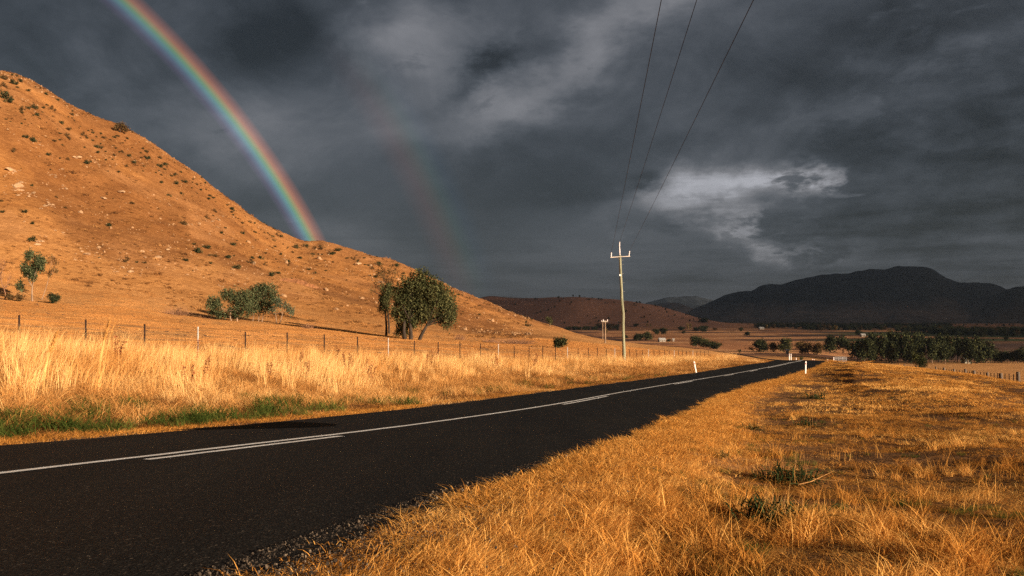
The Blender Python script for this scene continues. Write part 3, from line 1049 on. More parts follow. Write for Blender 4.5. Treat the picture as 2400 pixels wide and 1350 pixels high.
def turf(name, radius, n, h0, h1, width, lean, bias, flat, mat, seed, clump=0.5, cs=0.3, straw=0.0, gap=0.0):
    """a round patch of bent blades, thinning out towards its rim so that patches run into each other"""
    rg = np.random.default_rng(seed)
    rr = radius * rg.uniform(size=n) ** 0.62
    a = rg.uniform(0, 2 * math.pi, n)
    b = np.stack([rr * np.cos(a), rr * np.sin(a), np.full(n, -0.02)], 1)
    cn = fbm(b[:, 0] / cs + seed, b[:, 1] / cs, 3, seed) * 2
    if gap > 0:                                           # bare soil between the clumps
        kp = rg.uniform(size=n) < np.clip(0.5 + (cn + 0.28 - gap) * 2.6, 0.05, 1)
        b, cn = b[kp], cn[kp]
        n = len(b)
    h = rg.uniform(h0, h1, n) * np.clip(1 + cn * clump * 1.6, 0.35, 1.9)
    la = rg.uniform(0, 2 * math.pi, n) * 0.75 + fbm(b[:, 0] / cs, b[:, 1] / cs + 7, 2, seed + 3) * 9
    ln = lean * rg.uniform(0.2, 1.0, n) * h
    d = np.stack([np.cos(la) * ln + bias[0] * h, np.sin(la) * ln + bias[1] * h, np.zeros(n)], 1)
    up = h * (1 - flat * rg.uniform(0.3, 1.0, n))
    lie = rg.uniform(size=n) < straw                      # broken straws lying on top
    d = np.where(lie[:, None], np.stack([np.cos(la), np.sin(la), np.zeros(n)], 1) * (h1 * rg.uniform(1.0, 2.6, n))[:, None], d)
    b[:, 2] = np.where(lie, h1 * rg.uniform(0.05, 0.45, n), b[:, 2])
    up = np.where(lie, h1 * rg.uniform(-0.1, 0.25, n), up)
    sa = np.where(lie, la + 1.57, rg.uniform(0, 2 * math.pi, n))
    sd = np.stack([np.cos(sa), np.sin(sa), np.zeros(n)], 1) * (width * rg.uniform(0.6, 1.3, n) / 2)[:, None]
    mid = b + d * 0.33
    mid[:, 2] += up * 0.56
    tip = b + d
    tip[:, 2] += up * (1 - 0.4 * flat)
    V = np.stack([b - sd, b + sd, mid + sd * 0.7, mid - sd * 0.7, tip], 1)
    me = bpy.data.meshes.new(name)
    me.vertices.add(n * 5)
    me.vertices.foreach_set('co', V.astype(np.float32).ravel())
    k = np.arange(n)[:, None] * 5
    lp = (k + np.array([0, 1, 2, 3, 3, 2, 4])[None]).astype(np.int32).ravel()
    me.loops.add(n * 7)
    me.loops.foreach_set('vertex_index', lp)
    me.polygons.add(n * 2)
    me.polygons.foreach_set('loop_start', (np.arange(n)[:, None] * 7 + np.array([0, 4])[None]).astype(np.int32).ravel())
    me.polygons.foreach_set('loop_total', np.tile(np.array([4, 3], np.int32), n))
    at_ = me.attributes.new('tint', 'FLOAT', 'POINT')
    ti = np.clip(rg.uniform(0, 1, n) * 0.8 + 0.1 + cn * 0.55 + lie * 0.5, 0, 1.3)
    at_.data.foreach_set('value', np.repeat(ti, 5).astype(np.float32))
    me.materials.append(mat)
    me.update(calc_edges=True)
    return me


FX, FY, FDX, FDY = -14.1, 34.0, 0.467, 0.884                # fence line of the left pasture


def fence_side(x, y):
    """+ is on the road's side of the pasture fence"""
    return (x - FX) * FDY - (y - FY) * FDX


def lay_points(x, y, lift=0.0):
    return np.stack([x, y, ground(x, y) + CAMZ + lift], 1)


def rnd(n, a, b):
    return RNG.uniform(a, b, n)


def in_view(x, y, m=0.10):
    return (y > 2.0) & (np.abs(x / y) < 0.678 + m)


def do_scatter(name, x, y, tint, scl, idx, src, label, tilt=0.12, zs=None):
    n = len(x)
    rot = np.stack([rnd(n, -tilt, tilt), rnd(n, -tilt, tilt), rnd(n, 0, 2 * math.pi)], 1)
    s = np.stack([scl, scl, scl * (1 if zs is None else zs)], 1)
    return scatter(name, lay_points(x, y), rot, s, tint, idx, src, label)


def slope_rot(x, y, h, rz):
    """lay a patch on the slope under it (patch turned by rz first)"""
    gx_ = (ground(x + h, y) - ground(x - h, y)) / (2 * h)
    gy_ = (ground(x, y + h) - ground(x, y - h)) / (2 * h)
    out = []
    for a, b, c in zip(gx_, gy_, rz):
        nrm = Vector((-a, -b, 1)).normalized()
        q = Vector((0, 0, 1)).rotation_difference(nrm) @ Matrix.Rotation(c, 3, 'Z').to_quaternion()
        e = q.to_euler()
        out.append((e.x, e.y, e.z))
    return np.array(out)


def cells(x0, x1, y0, y1, step):
    a, b = np.meshgrid(np.arange(x0, x1, step), np.arange(y0, y1, step))
    a, b = a.ravel(), b.ravel()
    return a + RNG.uniform(-0.45, 0.45, len(a)) * step, b + RNG.uniform(-0.45, 0.45, len(b)) * step


# ---- left verge: tall pale grass towards the fence, matted grass nearer the road
S_TALL = [turf('tall_grass', 0.95, 380, 0.40, 0.90, 0.0085, 0.42, (0.15, 0.02), 0.0, M['straw'], 20 + i, 0.8, 0.40) for i in range(4)]
S_MID = [turf('loose_grass', 0.95, 1150, 0.14, 0.46, 0.008, 1.25, (0.12, 0.0), 0.5, M['straw'], 30 + i, 1.1, 0.28, 0.08, 0.24) for i in range(5)]
S_MAT = [turf('matted_grass', 0.95, 760, 0.06, 0.26, 0.009, 1.5, (0.1, 0.0), 0.7, M['straw'], 40 + i, 1.0, 0.2, 0.10) for i in range(4)]
xs, ys, kd = [], [], []
for (ya, yb, st) in ((7, 45, 0.95), (45, 126, 1.35)):
    a, b = cells(-36, 62, ya, yb, st)
    xs.append(a); ys.append(b); kd.append(np.full(len(a), st / 0.95))
x, y, big = np.concatenate(xs), np.concatenate(ys), np.concatenate(kd)
off, fs = road_off(x, y), fence_side(x, y)
keep = (off < -HALF - 0.75) & (fs > -1.6) & in_view(x, y, 0.16)
x, y, off, fs, big = (q_[keep] for q_ in (x, y, off, fs, big))
dr = -off - HALF
patch = fbm(x / 3.0, y / 3.0, 3, 201)
patch2 = fbm(x / 1.2, y / 1.2, 2, 203)
tallp = sstep(6.2, 9.0, dr + patch * 7) * (0.30 + 0.70 * sstep(0.5, 3.5, fs + patch * 4)) * sstep(-1.5, 0.3, fs)
sel = RNG.uniform(size=len(x))
kind = np.where(sel < tallp * 0.62, 0, np.where((dr + patch * 3 > 1.9) & (sel < 0.86), 1, 2))
kind = np.where(fs < -0.3, 2, kind)
idx = np.where(kind == 0, RNG.integers(0, 4, len(x)), np.where(kind == 1, RNG.integers(4, 9, len(x)), RNG.integers(9, 13, len(x))))
tint = 0.375 + patch * 0.8 + patch2 * 0.75 + 0.16 * sstep(4, 9, dr) + np.where(kind == 0, 0.16, 0.0) - np.where(kind == 2, 0.06, 0) + rnd(len(x), -0.12, 0.12)
hh = np.where(kind == 0, 0.80 + patch * 0.6 + patch2 * 0.5, np.where(kind == 1, 0.95 + patch2 * 0.9, 0.9))
scl = rnd(len(x), 0.92, 1.12) * big
scatter('roadside_grass', lay_points(x, y), slope_rot(x, y, 0.6, rnd(len(x), -0.7, 0.7)), np.stack([scl, scl, hh], 1), tint, idx, S_TALL + S_MID + S_MAT, 'tall pale dry grass between the road and the left fence')
print('left grass', len(x))
# single pale clumps that stand up out of it, and the fringe of the seal
N = 5200
y = 8 + 100 * rnd(N, 0, 1) ** 1.4
x = rnd(N, -0.82, 0.42) * y
off, fs = road_off(x, y), fence_side(x, y)
pz = fbm(x / 2.4, y / 2.4, 3, 205)
keep = (off < -HALF - 6.0 + pz * 6) & (fs > 0.8) & in_view(x, y, 0.2) & (pz > 0.03)
x, y, pz = x[keep], y[keep], pz[keep]
do_scatter('tall_grass_clumps', x, y, 0.72 + pz * 0.8 + rnd(len(x), -0.15, 0.15), rnd(len(x), 0.62, 1.1), RNG.integers(0, 4, len(x)), T_TALL, 'single tall pale grass clumps standing out of the roadside grass')
print('left clumps', len(x))
N = 30000
y = 7 + 110 * rnd(N, 0, 1) ** 1.5
xc = np.interp(y, RC[_mono, 1], RC[_mono, 0])
cc = np.interp(y, RC[_mono, 1], RD[_mono, 1])
dr = 0.10 + np.abs(RNG.normal(0, 0.55, N)) + np.clip(fbm(y / 1.3, y * 0, 3, 207), -0.2, 1) * 0.6
x = xc - (HALF + np.clip(dr, 0.12, 2)) / cc
keep = in_view(x, y, 0.2) & (RNG.uniform(size=N) < np.clip(16 / y, 0.2, 1) * 0.36)
x, y = x[keep], y[keep]
do_scatter('edge_grass', x, y, 0.50 + rnd(len(x), -0.2, 0.2), rnd(len(x), 0.8, 1.7), RNG.integers(0, 4, len(x)), T_SHORT, 'short orange grass fringing the left edge of the asphalt')
print('left fringe', len(x))

# ---- green tufts low along the left road edge
N = 26000
y = 8 + 62 * rnd(N, 0, 1) ** 1.6
x = rnd(N, -0.8, 0.3) * y - 1
off = road_off(x, y)
dr = -off - HALF
g = fbm(x / 2.2, y / 2.2, 2, 211)
keep = (dr > 0.6) & (dr < 4.5) & in_view(x, y, 0.2) & (g * 1.2 - 0.14 * np.abs(dr - 1.5) + fbm(x / 0.9, y / 0.9, 2, 213) * 1.4 > -0.12) & (RNG.uniform(size=N) < np.clip(20 / y, 0.2, 1) * 0.33)
x, y, g = x[keep], y[keep], g[keep]
do_scatter('green_grass', x, y, 0.42 + rnd(len(x), -0.3, 0.42), rnd(len(x), 0.6, 1.7), RNG.integers(0, 4, len(x)), T_GREEN, 'green grass tufts low along the left edge of the road')
print('green', len(x))

# ---- right verge: short trampled grass in patches of three finenesses
S_R = [turf('trampled_grass', 0.62, 3600, 0.025, 0.105, 0.0036, 1.9, (0.1, 0.0), 0.75, M['straw_r'], 50 + i, 1.1, 0.13, 0.12, 0.28) for i in range(5)]
S_R += [turf('trampled_grass', 1.15, 4400, 0.03, 0.12, 0.0062, 1.8, (0.1, 0.0), 0.7, M['straw_r'], 60 + i, 1.1, 0.22, 0.12, 0.28) for i in range(5)]
S_R += [turf('trampled_grass', 2.3, 5200, 0.05, 0.17, 0.014, 1.3, (0.1, 0.0), 0.6, M['straw_r'], 65 + i, 1.1, 0.5, 0.08, 0.27) for i in range(4)]
xs, ys, ki, rd = [], [], [], []
for (ya, yb, st, i0, ni, r_p) in ((1.6, 8.5, 0.62, 0, 5, 0.62), (8.5, 24, 1.2, 5, 5, 1.15), (24, 128, 2.5, 10, 4, 2.3)):
    a, b = cells(-4, 92, ya, yb, st)
    xs.append(a); ys.append(b); ki.append(RNG.integers(i0, i0 + ni, len(a))); rd.append(np.full(len(a), r_p))
x, y, idx, r_p = np.concatenate(xs), np.concatenate(ys), np.concatenate(ki), np.concatenate(rd)
dr = road_off(x, y) - HALF
pt = fbm(x / 1.6, y / 1.6, 3, 221)
pt2 = fbm(x / 0.7, y / 0.7, 2, 223)
ptl = fbm(x / 5.0, y / 5.0, 2, 225)
keep = (dr > r_p * 0.80 + 0.10 + np.maximum(pt, 0) * 0.8) & (np.abs(x / np.maximum(y, 0.1)) < 0.678 + 0.1 + 1.5 / np.maximum(y, 0.5))
keep &= y < np.interp(CU + F * x / np.maximum(y, .1), [1200, 1880, 1960, 2050, 2200, 2400, 3000], [125, 125, 120, 120, 110, 90, 80])
keep &= RNG.uniform(size=len(x)) < np.clip(1.05 + pt * 1.0 + pt2 * 0.8 - 0.04 * sstep(3, 9, dr), 0.3, 1)
x, y, idx, dr, pt, pt2, ptl = (q_[keep] for q_ in (x, y, idx, dr, pt, pt2, ptl))
tint = 0.60 + pt * 0.75 + pt2 * 0.4 - 0.09 * sstep(2.5, 9, dr) + ptl * 0.5 + rnd(len(x), -0.08, 0.08)
n = len(x)
scl = rnd(n, 0.9, 1.15)
scatter('verge_grass', lay_points(x, y), slope_rot(x, y, 0.4, rnd(n, 0, 6.28)), np.stack([scl, scl, np.clip(0.85 + pt * 1.6 + ptl, 0.4, 1.8) * np.where(y > 24, 0.7, 1.0)], 1), tint, idx, S_R, 'short trampled dry grass covering the right verge')
print('right grass', n)
# loose tufts, stalks and long grass lying over the edge of the seal
N = 60000
y = 1.8 + 90 * rnd(N, 0, 1) ** 2.0
x = rnd(N, -0.5, 0.86) * y + rnd(N, -0.6, 0.6)
dr = road_off(x, y) - HALF
pt = fbm(x / 1.1, y / 1.1, 3, 227)
keep = (dr > 0.10) & in_view(x, y, 0.16) & (RNG.uniform(size=N) < np.clip(10 / y, 0.12, 1))
near_edge = dr < 1.6
keep &= np.where(near_edge, RNG.uniform(size=N) < np.clip(0.14 + dr * 0.16 + pt * 0.8 + 0.12 * sstep(5, 14, y), 0.03, 0.6), RNG.uniform(size=N) < np.clip(0.045 + pt * 0.45, 0.006, 0.30))
x, y, dr, pt = x[keep], y[keep], dr[keep], pt[keep]
n = len(x)
sel = RNG.uniform(size=n)
lg = np.where((pt > 0.05) & (y < 10), 0.45, 0.10)
kind = np.where(dr < 1.9, np.where(sel < lg, 2, np.where(sel < lg + 0.10, 1, 0)), np.where(sel < 0.30, 0, np.where(sel < 0.90, 1, 2)))
kind = np.where((dr < 0.6) & (kind > 0), 0, kind)
kind = np.where((dr < 1.6) & (kind == 1) & (sel > 0.3 * lg), 0, kind)
idx = np.where(kind == 0, RNG.integers(0, 4, n), np.where(kind == 1, RNG.integers(4, 9, n), RNG.integers(9, 13, n)))
tint = 0.58 + pt * 0.5 - 0.12 * sstep(3, 9, dr) + rnd(n, -0.16, 0.16) + np.where(kind == 2, 0.10, 0)
scl = rnd(n, 0.6, 1.15) * np.where(kind == 1, 1, np.clip(y / 18, 1, 1.5))
rot = np.stack([rnd(n, -.12, .12), rnd(n, -.12, .12), np.where(kind == 2, rnd(n, -0.7, 0.9), rnd(n, 0, 6.28))], 1)
scatter('verge_stalks', lay_points(x, y), rot, np.stack([scl] * 3, 1), tint, idx, T_SHORT + T_STALK + T_LONG, 'dry stalks and long lying grass along the right edge of the road')
print('right stalks', n)
# coarse bent tufts that break up the mat
T_COARSE = [tuft('coarse_tuft', 70, 0.08, 0.30, 0.10, 0.0045, 1.0, (0.18, 0.0), M['straw_r'], 150 + i, 0.35) for i in range(5)]
N = 26000
y = 2.4 + 80 * rnd(N, 0, 1) ** 1.8
x = rnd(N, -0.4, 0.86) * y
dr = road_off(x, y) - HALF
pt = fbm(x / 0.9, y / 0.9, 3, 237)
keep = (dr > 0.9) & in_view(x, y, 0.12) & (pt > 0.05) & (RNG.uniform(size=N) < np.clip(9 / y, 0.2, 1) * np.clip((pt + fbm(x / 4.5, y / 4.5, 2, 239) * 0.8 - 0.06) * 1.3, 0, 0.30))
x, y, pt = x[keep], y[keep], pt[keep]
do_scatter('coarse_grass_tufts', x, y, 0.58 - 0.10 * sstep(4, 10, road_off(x, y) - HALF) + rnd(len(x), -0.38, 0.35), rnd(len(x), 0.5, 1.25) * np.clip(y / 25, 1, 1.6), RNG.integers(0, 5, len(x)), T_COARSE, 'coarse bent straw tufts standing out of the right verge')
print('coarse', len(x))
# fringe of the seal farther off
N = 42000
y = 5.5 + 112 * rnd(N, 0, 1) ** 1.5
xc = np.interp(y, RC[_mono, 1], RC[_mono, 0])
cc = np.interp(y, RC[_mono, 1], RD[_mono, 1])
dr = 0.16 + np.abs(RNG.normal(0, 0.75, N)) * sstep(3.0, 12, y) + np.clip(fbm(y / 1.1, y * 0 + 3, 3, 209), -0.3, 1) * 0.7
x = xc + (HALF + np.clip(dr, 0.14, 3)) / cc
keep = in_view(x, y, 0.2) & (RNG.uniform(size=N) < np.clip(18 / y, 0.25, 1) * 0.42 * sstep(4, 9, y))
x, y = x[keep], y[keep]
do_scatter('edge_grass', x, y, 0.60 + rnd(len(x), -0.22, 0.22), rnd(len(x), 0.8, 1.6) * np.clip(y / 30, 1, 1.5), RNG.integers(0, 4, len(x)), T_SHORT, 'short golden grass fringing the right edge of the asphalt')
print('right fringe', len(x))
# green blades among it
N = 34000
y = 2.6 + 40 * rnd(N, 0, 1) ** 1.7
x = rnd(N, -0.2, 0.8) * y
g = fbm(x / 0.7, y / 0.7, 3, 231) + fbm(x / 3.0, y / 3.0, 2, 233) * 0.5 + 0.10 * np.exp(-((x / y - 0.33) / 0.16) ** 2)
dr = road_off(x, y) - HALF
keep = (dr > 0.8) & in_view(x, y) & (g > 0.10) & (RNG.uniform(size=N) < np.clip(8 / y, 0.15, 1) * np.clip((g - 0.08) * 1.2, 0, 0.35))
x, y = x[keep], y[keep]
do_scatter('green_verge_grass', x, y, 0.45 + rnd(len(x), -0.35, 0.5), rnd(len(x), 0.16, 0.40), RNG.integers(0, 4, len(x)), T_GREEN, 'scattered green blades among the dry grass of the right verge', zs=0.8)
print('green right', len(x))


# ---- gravel along the right edge of the seal
def stone_mesh(name, mat, seed, sub=1, squash=0.7, jag=0.35):
    bm = bmesh.new()
    bmesh.ops.create_icosphere(bm, subdivisions=sub, radius=1.0)
    rg = random.Random(seed)
    off_ = [Vector((rg.uniform(-1, 1), rg.uniform(-1, 1), rg.uniform(-1, 1))).normalized() for _ in range(7)]
    cut = [rg.uniform(0.45, 0.85) for _ in range(7)]
    for v in bm.verts:
        p = v.co.copy()
        for d, c_ in zip(off_, cut):
            k = p.dot(d)
            if k > c_:
                p -= d * (k - c_) * 0.9
        p *= 1 + rg.uniform(-jag, jag) * 0.35
        v.co = Vector((p.x, p.y * rg.uniform(0.95, 1.05), p.z * squash))
    me = bpy.data.meshes.new(name)
    bm.to_mesh(me)
    bm.free()
    me.materials.append(mat)
    return me


m, t = mat_new('gravel_stone')
a = nd(t, 'ShaderNodeAttribute', attribute_type='INSTANCER', attribute_name='tint')
finish(t, ramp(t, a.outputs['Fac'], [(0, (0.012, 0.010, 0.009)), (0.7, (0.05, 0.036, 0.026)), (1, (0.17, 0.125, 0.085))]), 0.85)
M['gravel'] = m
PEB = [stone_mesh('pebble', M['gravel'], 300 + i) for i in range(4)]
N = 26000
y = 2.6 + 34 * rnd(N, 0, 1) ** 1.9
dr = np.abs(RNG.normal(0.25, 0.45, N)) - 0.10
xc = np.interp(y, RC[_mono, 1], RC[_mono, 0])
cc = np.interp(y, RC[_mono, 1], RD[_mono, 1])
x = xc + (HALF + dr) / cc
keep = in_view(x, y, 0.2) & (RNG.uniform(size=N) < np.clip(sstep(11, 4, y), 0.05, 1))
x, y = x[keep], y[keep]
n = len(x)
s_ = RNG.lognormal(math.log(0.0031), 0.55, n)
s_ = np.clip(s_, 0.002, 0.016)
pts = lay_points(x, y)
pts[:, 2] = smooth_ground(x, y) + CAMZ + 0.028 + np.where(road_off(x, y) < HALF + 0.1, 0.02, 0)
scatter('gravel', pts, np.stack([rnd(n, 0, 6), rnd(n, 0, 6), rnd(n, 0, 6)], 1), np.stack([s_] * 3, 1), rnd(n, 0, 1), RNG.integers(0, 4, n), PEB, 'loose gravel along the right edge of the asphalt')
N = 9000
y = 7 + 60 * rnd(N, 0, 1) ** 1.7
xc = np.interp(y, RC[_mono, 1], RC[_mono, 0])
cc = np.interp(y, RC[_mono, 1], RD[_mono, 1])
x = xc - (HALF + 0.1 + np.abs(RNG.normal(0.0, 0.25, N))) / cc
keep = in_view(x, y, 0.2)
x, y = x[keep], y[keep]
n = len(x)
s_ = np.clip(RNG.lognormal(math.log(0.009), 0.5, n), 0.004, 0.03)
scatter('gravel', lay_points(x, y, 0.01), np.stack([rnd(n, 0, 6)] * 3, 1), np.stack([s_] * 3, 1), rnd(n, 0, 0.8), RNG.integers(0, 4, n), PEB, 'thin line of gravel along the left edge of the asphalt')

# ---- dark clods and thin tufts in the grazed paddock
M['clod'] = simple('dark_clod', (0.055, 0.03, 0.02), 0.95, 0.4, 3.0)
CLOD = [stone_mesh('clod', M['clod'], 320 + i, 1, 0.45) for i in range(3)]
N = 1500
y = rnd(N, 26, 150)
x = rnd(N, -0.76, 0.25) * y
keep = (fence_side(x, y) < -1.5) & (fbm(x / 14, y / 14, 2, 241) > 0.0)
x, y = x[keep], y[keep]
n = len(x)
s_ = rnd(n, 0.05, 0.20)
scatter('clods', lay_points(x, y), np.stack([x * 0, x * 0, rnd(n, 0, 6)], 1), np.stack([s_ * 1.7, s_, s_], 1), rnd(n, 0, 1), RNG.integers(0, 3, n), CLOD, 'dark clods lying scattered over the grazed paddock')
S_P = [turf('paddock_turf', 3.0, 2600, 0.03, 0.09, 0.020, 0.9, (0.1, 0.0), 0.3, M['straw_p'], 55 + i, 0.7, 0.8) for i in range(4)]
x, y = cells(-115, 45, 26, 150, 3.4)
keep = (fence_side(x, y) < -2.2) & in_view(x, y, 0.12) & (CU + F * x / y < 1660)
x, y = x[keep], y[keep]
n = len(x)
pt = fbm(x / 9, y / 9, 3, 243)
scl = rnd(n, 0.9, 1.15) * np.clip(y / 60, 1, 1.25)
scatter('paddock_grass', lay_points(x, y), slope_rot(x, y, 1.5, rnd(n, 0, 6.28)), np.stack([scl, scl, 0.85 + pt], 1), 0.5 + pt * 0.6 + rnd(n, -0.06, 0.06), RNG.integers(0, 4, n), S_P, 'thin short grass of the grazed paddock')
print('paddock', n)


# ================================================================== trees
def leaf_quads(centres, radii, n, size, rg, droop=0.75, cl=14, spread=0.13, shell=0.55):
    """n leaves in clumps through ellipsoids; returns quads and tints"""
    centres, radii = np.asarray(centres, float), np.asarray(radii, float)
    vol = radii.prod(1) ** 0.8
    nc = max(1, n // cl)
    k = rg.choice(len(centres), nc, p=vol / vol.sum())
    d = rg.normal(size=(nc, 3))
    d /= np.linalg.norm(d, axis=1)[:, None]
    rr = (shell + (1 - shell) * rg.uniform(size=(nc, 1))) * (0.80 + 0.28 * rg.uniform(size=(nc, 1)))
    inner = rg.uniform(size=(nc, 1)) < 0.22
    rr = np.where(inner, rg.uniform(0.1, 0.6, size=(nc, 1)), rr)
    cc = centres[k] + d * radii[k] * rr
    mr = radii[k].mean(1, keepdims=True)
    p = np.repeat(cc, cl, 0) + rg.normal(size=(nc * cl, 3)) * np.repeat(np.maximum(mr * spread, size * 0.8), cl, 0) * np.array([0.8, 0.8, 1.0 + droop * 0.7]) - np.array([0, 0, 0.3 * size * droop])
    m = len(p)
    dirv = rg.normal(size=(m, 3)) * np.array([1, 1, 0.7])
    dirv[:, 2] -= droop * 1.5
    dirv /= np.linalg.norm(dirv, axis=1)[:, None]
    side = np.cross(dirv, rg.normal(size=(m, 3)))
    side /= np.maximum(np.linalg.norm(side, axis=1), 1e-6)[:, None]
    L = size * rg.uniform(0.6, 1.3, (m, 1))
    w = L * rg.uniform(0.26, 0.42, (m, 1))
    q = np.stack([p, p + dirv * L * 0.45 + side * w, p + dirv * L, p + dirv * L * 0.45 - side * w], 1)
    tint = np.clip(np.repeat(rg.uniform(0.02, 1.0, nc), cl) + rg.normal(size=m) * 0.12, 0, 1)
    return q, tint


def bend(p, q, rg, k=0.12, n=5):
    p, q = Vector(p), Vector(q)
    L = (q - p).length
    o1 = Vector((rg.normal(), rg.normal(), rg.normal() * 0.4)) * L * k
    out = []
    for i in range(n):
        t = i / (n - 1)
        out.append(p.lerp(q, t) + o1 * math.sin(math.pi * t) * (1 - 0.3 * t))
    return out


def limbs(mb, base, forks, lobes, r0, rg, twigs=3):
    """trunk from base to a fork, limbs on to every lobe, twigs inside the lobe"""
    fk = Vector(forks)
    pts = bend(base, fk, rg, 0.05)
    mb.tube([Vector(base) - Vector((0, 0, 0.3))] + pts, [r0 * 1.35] + [r0 * (1.15 - 0.4 * i / 4) for i in range(5)], 8)
    for c, rd in lobes:
        c = Vector(c)
        pl = bend(fk, c, rg, 0.10)
        rl = r0 * 0.5 * min(1.0, 0.55 + 0.25 * max(rd))
        mb.tube(pl, [rl * (1 - 0.7 * i / 4) for i in range(5)], 6)
        for k in range(twigs):
            d = Vector((rg.normal(), rg.normal(), rg.normal() * 0.8 + 0.25)).normalized()
            e = c + Vector((d.x * rd[0], d.y * rd[1], d.z * rd[2])) * rg.uniform(0.55, 0.95)
            mb.tube(bend(pl[rg.integers(2, 5)], e, rg, 0.12, 4), [rl * 0.42, rl * 0.3, rl * 0.18, rl * 0.07], 5)


def px_tree(name, label, base, fork, lobes, nleaf, size, leafmat, bark, r0, seed, cat='tree', group=None, Y=None, twigs=3, stems=None, droop=0.75, shell=0.5, dep=0.8):
    """a tree at the place where its foot meets the ground; lobes are (column, row, half width, half height)"""
    rg = np.random.default_rng(seed)
    b = place(*base) if Y is None else W((base[0] - CU) / F * Y, Y)
    k = b.y / F

    def loc(u, v, dd=0.0):
        return Vector(((u - base[0]) * k, dd, (base[1] - v) * k))
    o = thing(name, label, cat, b, group)
    lb = []
    for (u, v, ru, rv) in lobes:
        rr = (ru + rv) / 2 * k * dep
        lb.append((loc(u, v, rg.uniform(-0.6, 0.6) * rr), (ru * k, rr, rv * k)))
    mb = MB()
    for st in (stems or [(base, fork, lobes)]):
        sb, sf, sl_ = st
        ids = [lobes.index(l) for l in sl_]
        limbs(mb, loc(sb[0], base[1]) if sb != base else loc(*base), loc(*sf), [lb[i] for i in ids], r0, rg, twigs)
    mb.obj('trunk', bark, o, True)
    if nleaf:
        q, ti = leaf_quads([l[0] for l in lb], [l[1] for l in lb], nleaf, size, rg, droop, shell=shell)
        link(bpy.data.objects.new('crown', quad_mesh('crown', q, ti, leafmat)), o)
    return o


G_PAD = 'gum trees in the paddock'
# the big clump
LB = [(950, 702, 34, 42), (968, 668, 36, 30), (985, 642, 26, 16), (942, 742, 20, 26), (972, 722, 26, 36), (934, 690, 16, 30), (966, 752, 18, 18), (985, 700, 22, 30)]
px_tree('gum_tree', 'broad dark gum tree with two straight trunks, tallest of the paddock', (963, 796), (960, 752), LB, 15000, 0.24, M['leaf'], M['bark_dark'], 0.26, 401, stems=[((963, 796), (960, 750), LB[1:]), ((949, 796), (948, 755), [LB[0]])])
LB = [(1012, 690, 42, 40), (1042, 716, 30, 42), (1002, 668, 34, 28), (1050, 748, 22, 22), (1022, 740, 18, 20), (1000, 725, 24, 28), (1030, 690, 30, 32), (1058, 730, 16, 28), (990, 748, 16, 16)]
px_tree('gum_tree', 'drooping gum tree leaning right on a slanted forked trunk in the paddock', (983, 797), (1000, 764), LB, 14000, 0.24, M['leaf'], M['bark_dark'], 0.24, 402)
LB = [(906, 702, 15, 34), (894, 712, 11, 30), (914, 684, 15, 22), (925, 728, 12, 20), (905, 672, 20, 14)]
px_tree('gum_tree', 'narrow gum tree on one thin straight trunk beside the big paddock clump', (905, 787), (904, 744), LB, 4200, 0.22, M['leaf'], M['bark_dark'], 0.18, 403, twigs=2)
LB = [(893, 640, 14, 18), (902, 628, 12, 10), (922, 640, 20, 16), (880, 662, 8, 8), (872, 680, 10, 8), (912, 655, 14, 12)]
px_tree('gum_tree', 'half bare gum with thin reddish top behind the big paddock clump', (912, 782), (905, 700), LB, 900, 0.22, M['leaf_brown'], M['bark_dark'], 0.14, 404, twigs=9)
LB = [(940, 768, 13, 18), (952, 775, 10, 14), (930, 778, 8, 12)]
px_tree('gum_sapling', 'leafy gum sapling at the foot of the two trunked paddock gum', (944, 793), (943, 783), LB, 1300, 0.22, M['leaf'], M['bark_dark'], 0.06, 405, twigs=2, cat='sapling')
# middle clump
LB = [(506, 712, 24, 20), (530, 690, 18, 17), (560, 700, 32, 27), (548, 730, 26, 15), (518, 734, 16, 10), (577, 724, 16, 20), (498, 728, 12, 10)]
px_tree('gum_tree', 'spreading gum tree with a pale fallen limb, left half of middle paddock clump', (542, 752), (540, 728), LB, 10000, 0.22, M['leaf_olive'], M['bark_pale'], 0.10, 411, stems=[((542, 752), (540, 730), LB[:3]), ((556, 752), (558, 728), LB[3:])])
LB = [(600, 688, 25, 23), (628, 684, 26, 23), (594, 716, 18, 22), (630, 716, 15, 22), (612, 672, 18, 13), (642, 702, 14, 18), (612, 715, 16, 20)]
px_tree('gum_tree', 'rounded grey-green gum on several thin stems in the middle paddock clump', (606, 754), (608, 722), LB, 9000, 0.22, M['leaf_olive'], M['bark_pale'], 0.07, 412, stems=[((606, 754), (608, 722), LB[:3]), ((592, 754), (596, 722), [LB[2]]), ((614, 755), (622, 720), LB[3:])])
LB = [(652, 706, 12, 12), (676, 722, 10, 14), (664, 712, 14, 10), (640, 722, 10, 10), (684, 730, 6, 10)]
px_tree('gum_tree', 'small sparse gum with pale bare stems, right end of middle paddock clump', (655, 759), (660, 738), LB, 1100, 0.23, M['leaf_blue'], M['bark_pale'], 0.07, 413, twigs=6, stems=[((655, 759), (662, 735), LB[:3]), ((648, 758), (646, 736), LB[3:])])
